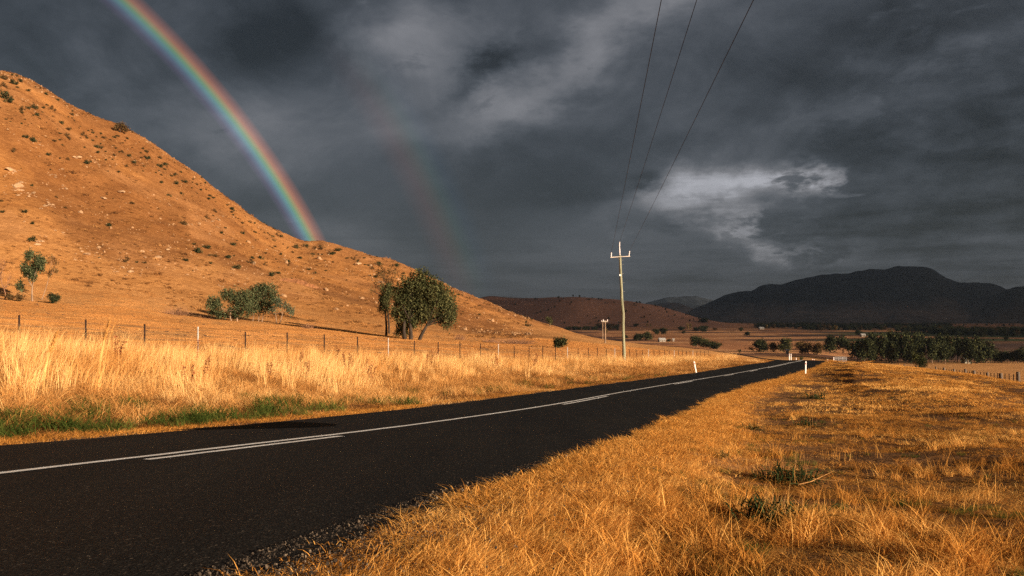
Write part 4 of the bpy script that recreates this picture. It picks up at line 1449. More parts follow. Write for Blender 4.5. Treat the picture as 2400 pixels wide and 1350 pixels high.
# left clump
LB = [(72, 598, 12, 11), (95, 612, 14, 17), (70, 632, 18, 14), (86, 624, 14, 14), (60, 622, 8, 8), (80, 645, 12, 10), (46, 668, 7, 13)]
px_tree('gum_tree', 'tall open gum with tufted crown and forked pale trunk near left edge', (76, 706), (76, 672), LB, 5200, 0.24, M['leaf_olive'], M['bark_pale'], 0.13, 421, twigs=4)
LB = [(122, 606, 10, 7), (128, 632, 8, 9), (134, 612, 7, 6), (120, 640, 6, 8)]
px_tree('gum_tree', 'thin slanting gum with hardly any leaves beside the round bush', (98, 702), (112, 660), LB, 420, 0.2, M['leaf_brown'], M['bark_pale'], 0.06, 422, twigs=7)
LB = [(10, 615, 12, 18), (2, 640, 12, 20), (18, 650, 10, 20), (-12, 630, 14, 20), (12, 670, 10, 16)]
px_tree('dead_tree', 'leafless grey tree with fine upright twigs at the left edge', (11, 702), (10, 680), LB, 0, 0.2, None, M['twig_dry'], 0.09, 423, twigs=26)
# hill crest and slope trees
px_tree('gum_tree', 'lone wind-shaped tree standing on the skyline of the orange hill', (281, 309), (283, 303), [(276, 297, 9, 7), (288, 296, 10, 7), (296, 301, 7, 5), (283, 292, 7, 5)], 1200, 0.5, M['leaf_brown'], M['bark_dark'], 0.2, 431)
px_tree('gum_tree', 'small leaning tree low on the end of the orange hill', (1289, 765), (1289, 757), [(1284, 748, 6, 4), (1290, 752, 5, 8)], 700, 0.4, M['leaf'], M['bark_pale'], 0.16, 432)


# ---- bushes
def bush(name, label, u, v, wpx, hpx, n, size, mat, seed, cat='bush', group=None, lean=0.0, twig=None, droop=0.1, Y=None):
    rg = np.random.default_rng(seed)
    b = place(u, v) if Y is None else W((u - CU) / F * Y, Y)
    k = b.y / F
    w, h = wpx * k / 2, hpx * k
    o = thing(name, label, cat, b, group)
    cs, rs = [], []
    for i in range(7):
        a = rg.uniform(0, 6.28)
        rr = rg.uniform(0.1, 0.62)
        zz = rg.uniform(0.25, 0.72)
        cs.append((math.cos(a) * w * rr + lean * h * zz, math.sin(a) * w * rr, h * zz))
        s = rg.uniform(0.28, 0.48)
        rs.append((w * s, w * s, h * s * 0.8))
    q, ti = leaf_quads(cs, rs, n, size, rg, droop, shell=0.3)
    q[:, :, 2] = np.maximum(q[:, :, 2], 0.0)
    link(bpy.data.objects.new('foliage', quad_mesh('foliage', q, ti, mat)), o)
    mb = MB()
    for c in cs[:5]:
        mb.tube(bend((0, 0, -0.1), c, rg, 0.1, 4), [0.03, 0.025, 0.018, 0.008], 5)
    mb.obj('stem', twig or M['bark_dark'], o, True)
    return o


bush('round_bush', 'dense round dark green bush in front of the left gums', 123, 711, 42, 28, 2600, 0.16, M['leaf_dark'], 501)
bush('low_shrub', 'low dark shrub between the leafless tree and the tall open gum', 46, 706, 40, 20, 900, 0.16, M['leaf_brown'], 502, 'shrub')
bush('low_shrub', 'low dark shrub under the leafless tree at the left edge', 22, 704, 26, 18, 600, 0.16, M['leaf_brown'], 503, 'shrub')
bush('paddock_bush', 'two-headed green bush in the paddock left of the power pole', 1312, 816, 40, 24, 2000, 0.2, M['leaf_dark'], 504)
bush('paddock_bush', 'upper green head of foliage on the bush left of the pole', 1321, 800, 18, 11, 500, 0.2, M['leaf_dark'], 505) if False else None
bush('fence_bush', 'tall leaning dark bush growing against the right fence', 2170, 874, 42, 50, 2600, 0.12, M['leaf_dark'], 506, lean=-0.45, Y=84)
bush('roadside_bush', 'small round dark bush beside the road at the far bend', 1731, 828, 17, 10, 500, 0.3, M['leaf_dark'], 507)
bush('roadside_bush', 'tiny bright green bush among the white posts at the far bend', 1878, 845, 11, 10, 400, 0.3, M['leaf'], 508)


def dry_bush(label, u, v, wpx, hpx, n, seed):
    rg = np.random.default_rng(seed)
    b = place(u, v)
    k = b.y / F
    o = thing('dry_bush', label, 'bush', b)
    mb = MB()
    for i in range(n):
        a, e = rg.uniform(0, 6.28), rg.uniform(0.25, 1.45)
        L = (0.5 + 0.5 * rg.uniform()) * hpx * k
        d = Vector((math.cos(a) * math.cos(e) * wpx / hpx * 0.6, math.sin(a) * math.cos(e) * 0.8, math.sin(e)))
        s = Vector((rg.normal() * wpx * k * 0.22, rg.normal() * wpx * k * 0.1, -0.05))
        mb.tube(bend(s, s + d * L, rg, 0.12, 4), [0.018, 0.014, 0.010, 0.004], 3, cap=False)
    mb.obj('twigs', M['twig_dry'], o)


dry_bush('bare reddish bramble left of the middle paddock gums', 412, 738, 56, 26, 220, 521)
dry_bush('low dark bare bush just left of the middle gums', 487, 746, 34, 14, 130, 522)
dry_bush('bare brown bush just right of the big paddock gums', 1078, 796, 26, 18, 120, 523)
dry_bush('wide reddish bramble thicket on the bank right of the big gums', 1205, 806, 84, 18, 320, 524)
dry_bush('bare bramble at the foot of slope right of the middle gums', 722, 770, 30, 16, 140, 525)
dry_bush('pale bare bramble under the big gums left of the fence bend', 1150, 802, 36, 14, 140, 526)

# ---- shrubs on the hillside: six kinds of clump, copied
SHRUB = []
for i in range(6):
    rg = np.random.default_rng(540 + i)
    cs = [(rg.uniform(-0.55, 0.55), rg.uniform(-0.5, 0.5), rg.uniform(0.25, 0.95)) for _ in range(4 + i % 3)]
    rs = [(rg.uniform(0.25, 0.5),) * 2 + (rg.uniform(0.22, 0.45),) for _ in cs]
    q, ti = leaf_quads(cs, rs, 420, 0.20, rg, 0.0, cl=10, shell=0.3)
    q[:, :, 2] = np.maximum(q[:, :, 2], 0)
    SHRUB.append(quad_mesh('shrub', q, ti, M['leaf_dark'] if i % 3 else M['leaf_brown']))
big_shrubs = [(161, 327, 17), (81, 333, 15), (62, 324, 11), (127, 332, 10), (203, 386, 13), (225, 346, 10), (30, 356, 11), (253, 530, 13), (58, 499, 12), (431, 527, 14), (413, 433, 10), (396, 460, 9), (504, 497, 10), (75, 525, 9), (314, 383, 9),
              (296, 391, 9), (379, 430, 8), (427, 456, 8), (486, 513, 11), (519, 547, 8), (570, 549, 9), (3, 473, 9), (230, 359, 8), (83, 256, 14), (53, 257, 10), (89, 272, 9), (113, 364, 9), (169, 270, 9), (144, 291, 9), (71, 566, 18), (295, 614, 15),
              (468, 593, 19), (486, 583, 15), (504, 602, 12), (536, 606, 13), (554, 630, 16), (587, 617, 12), (593, 606, 10), (637, 648, 15), (490, 600, 9), (717, 580, 11), (837, 613, 7), (872, 630, 8), (863, 623, 7), (778, 597, 10), (686, 592, 7),
              (8, 232, 22), (20, 240, 16), (12, 205, 14), (30, 196, 13), (48, 192, 10), (6, 186, 14), (455, 574, 8), (660, 556, 8), (650, 552, 7), (110, 222, 9), (135, 236, 8)]
SHRUB_LABEL = {(468, 593): 'largest of three bushy shrubs on a rocky patch above the middle gums', (486, 583): 'upper shrub of the three on the rocky patch above the middle gums', (504, 602): 'rightmost shrub of the three on the rocky patch above the middle gums',
               (554, 630): 'round shrub with a shadow, alone just above the middle gums', (637, 648): 'upright shrub beside the left end of the eroded bank', (431, 527): 'upright pointed shrub alone on the middle of the orange slope',
               (295, 614): 'lone green shrub below the rock scatter on the lower orange slope', (71, 566): 'wide dark shrub directly above the tall open gum at left', (717, 580): 'round shrub on the skyline where the rainbow meets the hill',
               (8, 232): 'biggest dark shrub high on the hill at the left edge', (161, 327): 'dark elongated shrub below the lone skyline tree', (203, 386): 'round shrub right beside the round pale boulder', (253, 530): 'small round shrub right of the largest pale boulder'}
for i, (u, v, s) in enumerate(big_shrubs):
    p = place(u, v, 100, 480)
    o = link(bpy.data.objects.new('hillside_shrub', SHRUB[i % 6]))
    o.location = p - Vector((0, 0, 0.15))
    k = s * p.y / F / 1.35
    o.scale = (k, k, k * RNG.uniform(0.85, 1.15))
    o.rotation_euler = (0, 0, RNG.uniform(0, 6.28))
    lab = SHRUB_LABEL.get((u, v))
    tag(o, lab or 'dark green shrub standing out on the open orange hillside', 'shrub', 'larger shrubs on the hillside')
cnt = 0
while cnt < 236:
    u = RNG.uniform(-20, 1130)
    rv = float(np.interp(u, RIDGE[:, 0], RIDGE[:, 1]))
    if RNG.uniform() < 0.7:
        v = rv + abs(RNG.normal(0, 16 + 30 * max(0, 1 - u / 500)))
    else:
        v = rv + RNG.uniform(0, 1) ** 1.6 * (690 - rv) * 0.8
    if u > 700 and RNG.uniform() < 0.6:
        continue
    p = place(u, v + 1.5, 150, 480)
    o = link(bpy.data.objects.new('hillside_shrub', SHRUB[RNG.integers(0, 6)]))
    s = RNG.lognormal(math.log(5.6), 0.45)
    k = s * p.y / F / 1.35
    o.location = p - Vector((0, 0, 0.1))
    o.scale = (k, k, k * RNG.uniform(0.6, 1.1))
    o.rotation_euler = (0, 0, RNG.uniform(0, 6.28))
    tag(o, 'tiny shrub speckling the upper slope and crest of the orange hill', 'shrub', 'small shrubs on the upper slope')
    cnt += 1

# ---- rubble, tussocks and scrub too small to pick apart
def hill_points(n, crest=0.5, low=0.75, cl=0.0, seed=0, scale=9.0):
    P_ = []
    while len(P_) < n:
        u = RNG.uniform(-60, 1250)
        rv = float(np.interp(u, RIDGE[:, 0], RIDGE[:, 1]))
        ft = float(np.interp(u, UK, P1[1]))
        t_ = abs(RNG.normal(0, 0.12)) if RNG.uniform() < crest else RNG.uniform(0, 1) ** 1.2 * low
        Y = float(np.interp(u, UD, _p3y))
        Y = Y - (Y - 130) * min(t_, 1) * 0.98 + 3
        P_.append(((u - CU) / F * Y, Y))
    P_ = np.array(P_)
    k = fbm(P_[:, 0] / scale, P_[:, 1] / scale, 3, seed) > cl
    return P_[k, 0], P_[k, 1]


x, y = hill_points(9000, 0.40, 0.9, 0.07, 331, 12.0)
n = len(x)
s_ = RNG.lognormal(math.log(0.20), 0.55, n)
M['rubble'] = M['gravel_hill'] = simple('hill_rubble', (0.30, 0.17, 0.085), 0.95, 0.5, 1.0)
RUB = [stone_mesh('rubble', M['rubble'], 340 + i, 1, 0.6) for i in range(4)]
scatter('rubble', lay_points(x, y), np.stack([rnd(n, 0, 6)] * 3, 1), np.stack([s_ * 1.3, s_, s_], 1), rnd(n, 0, 1), RNG.integers(0, 4, n), RUB, 'loose rubble strewn over the orange hillside')
x, y = hill_points(16000, 0.30, 1.0, -0.05, 333, 14.0)
n = len(x)
s_ = RNG.lognormal(math.log(1.0), 0.4, n)
T_HILL = [tuft('tussock', 26, 0.15, 0.5, 0.30, 0.05, 1.2, (0.1, 0), M['tussock'], 350 + i, 0.4) for i in range(4)]
scatter('tussocks', lay_points(x, y), np.stack([x * 0, x * 0, rnd(n, 0, 6)], 1), np.stack([s_] * 3, 1), rnd(n, 0, 1), RNG.integers(0, 4, n), T_HILL, 'dry tussocks roughening the orange hillside')
x, y = hill_points(1500, 0.72, 0.6, 0.0, 335, 16.0)
n = len(x)
s_ = RNG.lognormal(math.log(0.42), 0.45, n)
scatter('scrub', lay_points(x, y, -0.05), np.stack([x * 0, x * 0, rnd(n, 0, 6)], 1), np.stack([s_, s_, s_ * 0.8], 1), rnd(n, 0, 1), RNG.integers(0, 6, n), SHRUB, 'fine scrub along the crest and upper slope of the hill')

# ---- rocks
ROCK = [stone_mesh('rock', M['rock'], 600 + i, 2, 0.6, 0.5) for i in range(6)]


def rock(u, v, s, label, group=None, name='rock', sink=0.25):
    p = place(u, v, 20, 480)
    o = link(bpy.data.objects.new(name, ROCK[RNG.integers(0, 6)]))
    k = s * p.y / F / 2
    o.location = p + Vector((0, 0, k * (0.4 - sink)))
    o.scale = (k * RNG.uniform(0.9, 1.3), k, k * RNG.uniform(0.7, 1.1))
    o.rotation_euler = (RNG.uniform(-0.2, 0.2), RNG.uniform(-0.2, 0.2), RNG.uniform(0, 6.28))
    return tag(o, label, 'rock', group)


rock(788, 726, 13, 'pale lone boulder on bare slope left of the big paddock gums', name='boulder', sink=0.1)
rock(190, 499, 15, 'largest pale boulder on the middle of the orange hillside', name='boulder')
rock(175, 370, 13, 'round pale boulder high on the orange hillside beside a shrub', name='boulder')
rock(243, 466, 16, 'flat grey-brown boulder on the orange hillside right of rock scatter', name='boulder')
for (cu_, cv_, n_, sp) in ((135, 410, 14, 20), (30, 440, 16, 24), (150, 440, 10, 18), (35, 400, 10, 16), (205, 605, 14, 26), (130, 480, 14, 26), (500, 515, 12, 22), (80, 570, 8, 24), (300, 640, 10, 30), (370, 595, 10, 30), (230, 575, 10, 26), (60, 455, 10, 22),
                           (620, 600, 8, 30), (780, 610, 10, 34), (900, 622, 10, 40), (860, 640, 8, 30), (340, 470, 8, 40), (90, 330, 8, 50), (250, 380, 8, 50), (160, 545, 8, 30)):
    for i in range(n_):
        u = cu_ + RNG.normal() * sp * 0.7
        v = cv_ + RNG.normal() * sp * 0.30
        rv = float(np.interp(u, RIDGE[:, 0], RIDGE[:, 1]))
        if v < rv + 6:
            v = rv + 6 + RNG.uniform(0, 12)
        rock(u, v, RNG.lognormal(math.log(5.2), 0.5), 'small pale rock in the scatter over the orange hillside', 'rocks scattered on the hillside')

# ---- eroded bank on the slope
mb = MB()
rg = np.random.default_rng(650)
a0, a1 = place(655, 657), place(758, 679)
n = 44
top, bot, mid = [], [], []
for i in range(n):
    t_ = i / (n - 1)
    p = a0.lerp(a1, t_)
    p.z = gz(p.x, p.y) + CAMZ
    h = (0.35 + 0.9 * math.sin(math.pi * min(1, t_ * 1.15)) ** 0.7) * (0.75 + 0.5 * rg.uniform())
    w = rg.uniform(-0.25, 0.25)
    bot.append((p.x + w * 0.5, p.y - 0.5 + w, p.z - 0.15))
    mid.append((p.x + w, p.y + 0.10 - w * 0.6, p.z + h * 0.55))
    top.append((p.x, p.y + 0.12 + w * 0.5, p.z + h))
back = [(q[0], q[1] + 3.4, gz(q[0], q[1] + 3.4) + CAMZ - 0.05) for q in top]
mb.add(np.array(bot + mid + top + back), [(r0 * n + i, r0 * n + i + 1, (r0 + 1) * n + i + 1, (r0 + 1) * n + i) for r0 in range(3) for i in range(n - 1)])
M['bank'] = simple('raw_brown_earth', (0.20, 0.085, 0.035), 0.95, 0.5, 0.9, bump=0.2)
tag(mb.obj('earth_bank', M['bank']), 'eroded earth bank cutting across the slope above the middle gums', None, None, 'structure')


# ================================================================== fences, posts and poles
def picket(mb, p, h, w):
    mb.box((p.x, p.y, p.z + h / 2 - 0.15), (w, w * 0.35, h + 0.3), 0.5)
    mb.box((p.x, p.y, p.z + h / 2 - 0.15), (w * 0.35, w, h + 0.29), 0.5)


def fence_at(u):
    k = (u - CU) / F
    t_ = (FX - k * FY) / (k * FDY - FDX)
    return FX + FDX * t_, FY + FDY * t_


base = W(*fence_at(464))
fence = thing('paddock_fence', 'wire fence on steel pickets with a white post every fifth, along left paddock', 'fence', base)
white_u = [464, 910, 1168, 1330, 1441, 1520, 1580, 1624]
dark_u = [-60, 45, 201, 339, 575, 673, 760, 838, 971, 1027, 1078, 1126, 1205, 1240, 1272, 1302, 1355, 1379, 1400, 1421, 1459, 1476, 1491, 1506, 1533, 1545, 1557, 1569, 1590, 1600, 1609, 1617, 1633, 1642, 1651, 1660]
tops = []
for u in sorted(white_u + dark_u):
    x0, y0 = fence_at(u)
    p = W(x0, y0) - base
    mb = MB()
    if u in white_u:
        mb.tube([p + Vector((0, 0, -0.3)), p + Vector((0, 0, 1.40))], 0.027, 8)
        mb.obj('white_post', M['post_paint'], fence, True)
    else:
        picket(mb, p, 1.34 + RNG.uniform(-0.05, 0.05), 0.065)
        mb.obj('picket', M['picket'], fence)
    tops.append(p)
for h in (0.25, 0.50, 0.75, 1.0, 1.22):
    mb = MB()
    pts = []
    for i, p in enumerate(tops):
        pts.append(p + Vector((0.02, -0.03, h)))
        if i + 1 < len(tops):
            pts.append((p + tops[i + 1]) / 2 + Vector((0.02, -0.03, h - 0.015)))
    mb.tube(pts, 0.0035, 4, cap=False)
    mb.obj('wire', M['wire'], fence)

# right fence: weathered timber strainers and thin pickets going down to the flat
FRK = [(2460, 78), (2386, 86), (2346, 92), (2315, 98), (2282, 104), (2262, 110), (2236, 117), (2213, 124), (2195, 130), (2146, 156), (2120, 176), (2090, 205), (2072, 225), (2050, 250)]
base = W((2315 - CU) / F * 98.0, 98.0)
fence = thing('timber_fence', 'wire fence with weathered split timber posts running along the right side', 'fence', base)
FRV = {2386: (882, 26), 2346: (879, 20), 2315: (876, 15), 2195: (866, 13)}
tops = []
prev = None
for i, (u, Y) in enumerate(FRK):
    p = W((u - CU) / F * Y, Y)
    lean = Vector((RNG.normal() * 0.04, RNG.normal() * 0.04, 0))
    if u == 2195:
        lean = Vector((-0.16, 0, 0))
    q = p - base
    r0 = 0.17 + RNG.uniform(-0.03, 0.06)
    mb = MB()
    h = 1.45 + RNG.uniform(-0.15, 0.15)
    mb.tube([q + Vector((0, 0, -0.3)), q + lean * 0.5 + Vector((0.008, 0, h * 0.5)), q + lean + Vector((0, 0, h))], [r0 * 1.05, r0, r0 * 0.9], 7)
    mb.obj('timber_post', M['timber'], fence, True)
    if prev is not None:
        for k in range(1, 4):
            qq = prev.lerp(p, k / 4)
            qq = W(qq.x, qq.y) - base
            mb = MB()
            picket(mb, qq, 1.3, 0.09)
            mb.obj('picket', M['picket'], fence)
    tops.append(q)
    prev = p
for h in (0.25, 0.5, 0.75, 0.98):
    mb = MB()
    mb.tube([q + Vector((-0.05, -0.03, h)) for q in tops], 0.004, 4, cap=False)
    mb.obj('wire', M['wire'], fence)


# white posts standing by the right fence
for (u, Y, lab) in ((2073, 150, 'short white post by the start of the right fence, left of two'), (2090, 148, 'short white drum-like post by the right fence, right of two')):
    p = W((u - CU) / F * Y, Y)
    o = thing('white_post', lab, 'post', p)
    mb = MB()
    mb.box((0, 0, 0.3), (0.42 if u == 2073 else 0.8, 0.2, 0.9), 0.2)
    mb.obj('body', M['white_paint'], o)
    mb = MB()
    mb.box((0, 0, 0.77), (0.5 if u == 2073 else 0.9, 0.25, 0.08), 0.2)
    mb.obj('cap', M['timber'], o)


def guide_post(u, v, h, label, lean=0.0, Y=None, off=None):
    if Y is None:
        p = place(u, v, 20, 400)
    else:
        p = W((u - CU) / F * Y, Y)
    o = thing('guide_post', label, 'guide post', p)
    mb = MB()
    l = math.tan(lean)
    hs = [(-0.2, 1.0), (h * 0.5, 1.0), (h - 0.06, 1.0), (h, 0.55)]
    V, Fc = [], []
    for (z, s) in hs:
        for a, b in ((-0.055, -0.012), (-0.03, -0.024), (0.03, -0.024), (0.055, -0.012), (0.055, 0.016), (-0.055, 0.016)):
            V.append((a * s + l * z, b, z))
    for r0 in range(3):
        for k in range(6):
            Fc.append((r0 * 6 + k, r0 * 6 + (k + 1) % 6, (r0 + 1) * 6 + (k + 1) % 6, (r0 + 1) * 6 + k))
    Fc.append((18, 19, 20, 21, 22, 23))
    mb.add(V, Fc)
    mb.obj('post', M['white_paint'], o)
    mb = MB()
    mb.box((l * (h - 0.2), -0.028, h - 0.2), (0.05, 0.008, 0.12))
    mb.obj('reflector', M['reflector'], o)
    return o


guide_post(1632, 874, 1.0, 'leaning white guide post on the left edge of the road', -0.20)
guide_post(1888, 876, 1.05, 'upright white guide post on the right edge of the road', 0.02)
guide_post(1850, 849, 1.1, 'white guide post at the bend, left of a close pair', 0.0, 112)
guide_post(1854, 849, 1.1, 'white guide post at the bend, right of a close pair', 0.0, 113)
guide_post(1866, 848, 1.0, 'thin white guide post just right of the close pair', 0.0, 130)
guide_post(1904, 846, 1.1, 'white guide post beyond the crest, left of two together', 0.0, 150)
guide_post(1908, 846, 1.1, 'white guide post beyond the crest, right of two together', 0.0, 152)
guide_post(1940, 847, 1.1, 'white guide post where the road vanishes, left of the stockyard', 0.0, 118)
guide_post(1954, 848, 1.2, 'white guide post directly below the stockyard rails', 0.0, 108)

# ---- power pole
PY_ = 78.0
pb = W((1463 - CU) / F * PY_, PY_)
k = PY_ / F


def pl(u, v, d=0.0):
    return Vector(((u - 1463) * k, d, CAMZ + (CV - v) / F * PY_ - pb.z))


pole = thing('power_pole', 'tall crooked wooden power pole with short crossarm beside the road', 'power pole', pb)
mb = MB()
PP = [(1463, 846), (1462.5, 820), (1461, 790), (1460.2, 760), (1460.6, 735), (1457.5, 705), (1456.5, 680), (1455, 650), (1454, 620), (1453, 598)]
rd_ = [0.165, 0.163, 0.158, 0.155, 0.150, 0.146, 0.140, 0.134, 0.126, 0.120]
pts = [pl(u, v) for u, v in PP]
pts[0].z = -0.5
mb.tube(pts, rd_, 14)
m, t = mat_new('green_treated_pole')
tc = nd(t, 'ShaderNodeTexCoord').outputs['Object']
mp = nd(t, 'ShaderNodeMapping')
mp.inputs['Scale'].default_value = (7, 7, 0.5)
t.links.new(tc, mp.inputs['Vector'])
nn = tnoise(t, mp.outputs[0], 1.5, 6, 0.65)
finish(t, ramp(t, nn, [(0.3, (0.12, 0.12, 0.08)), (0.5, (0.22, 0.215, 0.14)), (0.7, (0.33, 0.30, 0.21))]), 0.9, nn, 0.03, 0.6, 0.1)
mb.obj('pole', m, pole, True)
mb = MB()
mb.tube([pl(1453.2, 610), pl(1452.3, 585), pl(1451.6, 576)], [0.060, 0.055, 0.05], 8)
mb.obj('top_bracket', M['porcelain'], pole, True)
arm = MB()
arm.tube([pl(1430.5, 603.5, -0.12), pl(1454, 602, -0.14), pl(1476, 601, -0.16)], 0.042, 6)
arm_o = arm.obj('crossarm', simple('pale_crossarm', (0.50, 0.42, 0.36), 0.7, 0.2, 4.0), pole, True)
brace = MB()
brace.tube([pl(1445, 603, -0.13), pl(1453.5, 611, -0.1)], 0.02, 5)
brace.obj('brace', M['timber'], arm_o)


def insul(u, v0, v1, u1, par):
    a, b = pl(u, v0, -0.15), pl(u1, v1, -0.15)
    mb = MB()
    n = 9
    pts, rr = [], []
    for i in range(n):
        pts.append(a.lerp(b, i / (n - 1)))
        rr.append(0.060 if i % 2 else 0.035)
    mb.tube(pts, rr, 10)
    mb.obj('insulator', M['porcelain'], par, True)
    return b + pb


iw = [insul(1432, 602, 592, 1432.2, arm_o), insul(1451.3, 578, 567, 1451.8, pole), insul(1473.5, 600, 588.5, 1475, arm_o)]
for v_ in (610, 620, 642, 663, 684, 706):
    uu = np.interp(v_, [q[1] for q in PP[::-1]], [q[0] for q in PP[::-1]])
    mb = MB()
    mb.tube([pl(uu + 2, v_), pl(uu + 8, v_ - 0.6)], 0.014, 5)
    mb.obj('step_bolt', M['rail_steel'], pole)
mb = MB()
mb.box(tuple(pl(1453, 645, -0.14)), (0.16, 0.05, 0.18))
mb.obj('number_plate', M['white_paint'], pole)
# the three conductors pass overhead to the next pole behind the camera
for (a, (u1, ), lab) in zip(iw, ((1550,), (1633,), (1766,)), ('left power cable of three running up from the pole', 'middle power cable of three, fixed to the pole top', 'right power cable of three, sagging nearest the right')):
    zt = a.z - CAMZ
    Yt = (zt - 0.15) / (CV / F)
    tp = Vector(((u1 - CU) / F * Yt, Yt, CAMZ + CV / F * Yt))
    d = tp - a
    hd = math.hypot(d.x, d.y)
    L = hd * 2.1
    sl_ = d.z / hd
    mb = MB()
    pts = []
    for i in range(41):
        s_ = L * i / 40
        sag = -0.30 * math.sin(math.pi * s_ / L) + 0.30 * math.sin(math.pi * hd / L) * (s_ / hd)
        pts.append((a.x + d.x / hd * s_, a.y + d.y / hd * s_, a.z + sl_ * s_ + sag))
    mb.tube(pts, 0.010, 5, cap=False)
    tag(mb.obj('power_cable', M['cable']), lab, 'cable', 'overhead power cables')


def far_pole(u, v0, v1, Y, label, arm_px):
    p = W((u - CU) / F * Y, Y)
    k = Y / F
    o = thing('far_power_pole', label, 'power pole', p)
    h = CAMZ + (CV - v1) / F * Y - p.z
    mb = MB()
    mb.tube([(0, 0, -0.3), (0, 0, h)], [0.22, 0.16], 8)
    mb.obj('pole', M['bark_pale'], o, True)
    mb = MB()
    mb.box((0, -0.15, h - 0.3), (arm_px * k, 0.16, 0.22))
    mb.obj('crossarm', M['house_wall'], o)
    for s in (-1, 1):
        mb = MB()
        mb.tube([(s * arm_px * k * 0.46, -0.15, h - 0.2), (s * arm_px * k * 0.46, -0.15, h + 0.25)], 0.1, 6)
        mb.obj('insulator', M['porcelain'], o)


far_pole(1418.5, 804, 751, 200, 'nearer small pole with pale crossarm down the slope left of tall pole', 11)
far_pole(1412.5, 790, 752, 320, 'farther small pole just left of the one with the crossarm', 6)


# ================================================================== verge plants
def dock(u, v, h, label, seed, Y):
    rg = np.random.default_rng(seed)
    p = W((u - CU) / F * Y, Y)
    o = thing('dock_plant', label, 'weed', p, 'rusty seed stalks in the roadside grass')
    st = MB()
    hd = MB()
    for i in range(rg.integers(2, 5)):
        a = rg.uniform(0, 6.28)
        tip = Vector((math.cos(a) * rg.uniform(0.05, 0.3), math.sin(a) * 0.15, h * rg.uniform(0.75, 1.0)))
        pts = bend((0, 0, -0.05), tip, rg, 0.05)
        st.tube(pts, [0.007, 0.006, 0.005, 0.004, 0.003], 4, cap=False)
        for k in range(46):
            t_ = rg.uniform(0.45, 1.0)
            c = pts[0].lerp(tip, t_) + (pts[2] - pts[0].lerp(tip, 0.5)) * math.sin(math.pi * t_)
            s = 0.018
            d = Vector((rg.normal(), rg.normal(), rg.normal() * 0.6)) * s
            e = Vector((rg.normal(), rg.normal(), rg.normal())) * s
            c = c + d * 1.1
            hd.add([tuple(c - d), tuple(c + e), tuple(c + d), tuple(c - e)], [(0, 1, 2, 3)])
    st.obj('stem', M['rust'], o)
    hd.obj('seed_head', M['rust'], o)


M['rust'] = simple('rusty_seed', (0.20, 0.062, 0.022), 0.9, 0.4, 8.0)
for i, (u, Y, h) in enumerate(((459, 27, 1.25), (474, 24, 1.0), (443, 22, 0.85), (278, 25, 1.0), (702, 33, 1.0), (786, 37, 1.2), (812, 35, 1.05), (830, 36, 1.1), (862, 34, 1.0), (727, 31, 0.95), (1005, 42, 1.0), (1018, 45, 1.15), (1158, 50, 1.2), (1162, 48, 1.0), (1256, 55, 1.3), (1250, 52, 1.1), (872, 33, 0.9), (630, 28, 0.9))):
    lab = {459: 'tall rusty seed stalk touching the left side of the first white fence post', 474: 'rusty seed stalk just right of the first white fence post', 443: 'lower rusty seed stalk left of the first white fence post',
           278: 'rusty seed stalk between the tall grass plume and the third picket', 630: 'rusty seed stalk in front of the middle paddock gums'}.get(u)
    if lab is None:
        lab = 'rusty seed stalk in the pale grass in front of the big paddock gums' if u < 1100 else ('rusty seed stalk beside the third white fence post' if u < 1200 else 'rusty seed stalk in the pale grass below the two-headed bush')
    dock(u, 0, h, lab, 700 + i, Y)

# plume grass
def plume(u, Y, h, label, seed, lean):
    rg = np.random.default_rng(seed)
    p = W((u - CU) / F * Y, Y)
    o = thing('plume_grass', label, 'grass plant', p)
    st, pm = MB(), MB()
    for i in range(6):
        tip = Vector((lean * h + rg.normal() * 0.06, rg.normal() * 0.05, h * rg.uniform(0.9, 1.0)))
        b = Vector((rg.normal() * 0.05, rg.normal() * 0.05, -0.05))
        pts = [b.lerp(tip, t_) - Vector((lean * h * 0.35 * math.sin(math.pi * t_), 0, 0)) for t_ in (0, 0.25, 0.5, 0.75, 1)]
        st.tube(pts, [0.006, 0.005, 0.005, 0.004, 0.002], 4, cap=False)
        for k in range(150):
            t_ = 0.70 + 0.30 * rg.uniform()
            c = b.lerp(tip, t_) - Vector((lean * h * 0.35 * math.sin(math.pi * t_), 0, 0))
            d = Vector((rg.normal() * 0.035 + 0.03, rg.normal() * 0.03, 0.06 + rg.normal() * 0.02))
            w = Vector((rg.normal(), rg.normal(), 0)).normalized() * 0.004
            pm.add([tuple(c - w), tuple(c + w), tuple(c + d)], [(0, 1, 2)])
    st.obj('stem', M['straw_plain'], o)
    pm.obj('plume', M['straw_plume'], o)


M['straw_plain'] = simple('straw_stem', (0.70, 0.42, 0.14), 0.8, 0.2, 5.0)
M['straw_dull'] = simple('dull_straw', (0.40, 0.20, 0.07), 0.9, 0.3, 9.0)
M['straw_plume'] = simple('tawny_plume', (0.58, 0.27, 0.07), 0.9, 0.3, 5.0)
plume(237, 21, 1.95, 'tallest plume of feathery grass above the roadside grass, near left end', 751, 0.12)
plume(105, 18, 1.5, 'slender bent grass plume near the left edge', 752, 0.16)

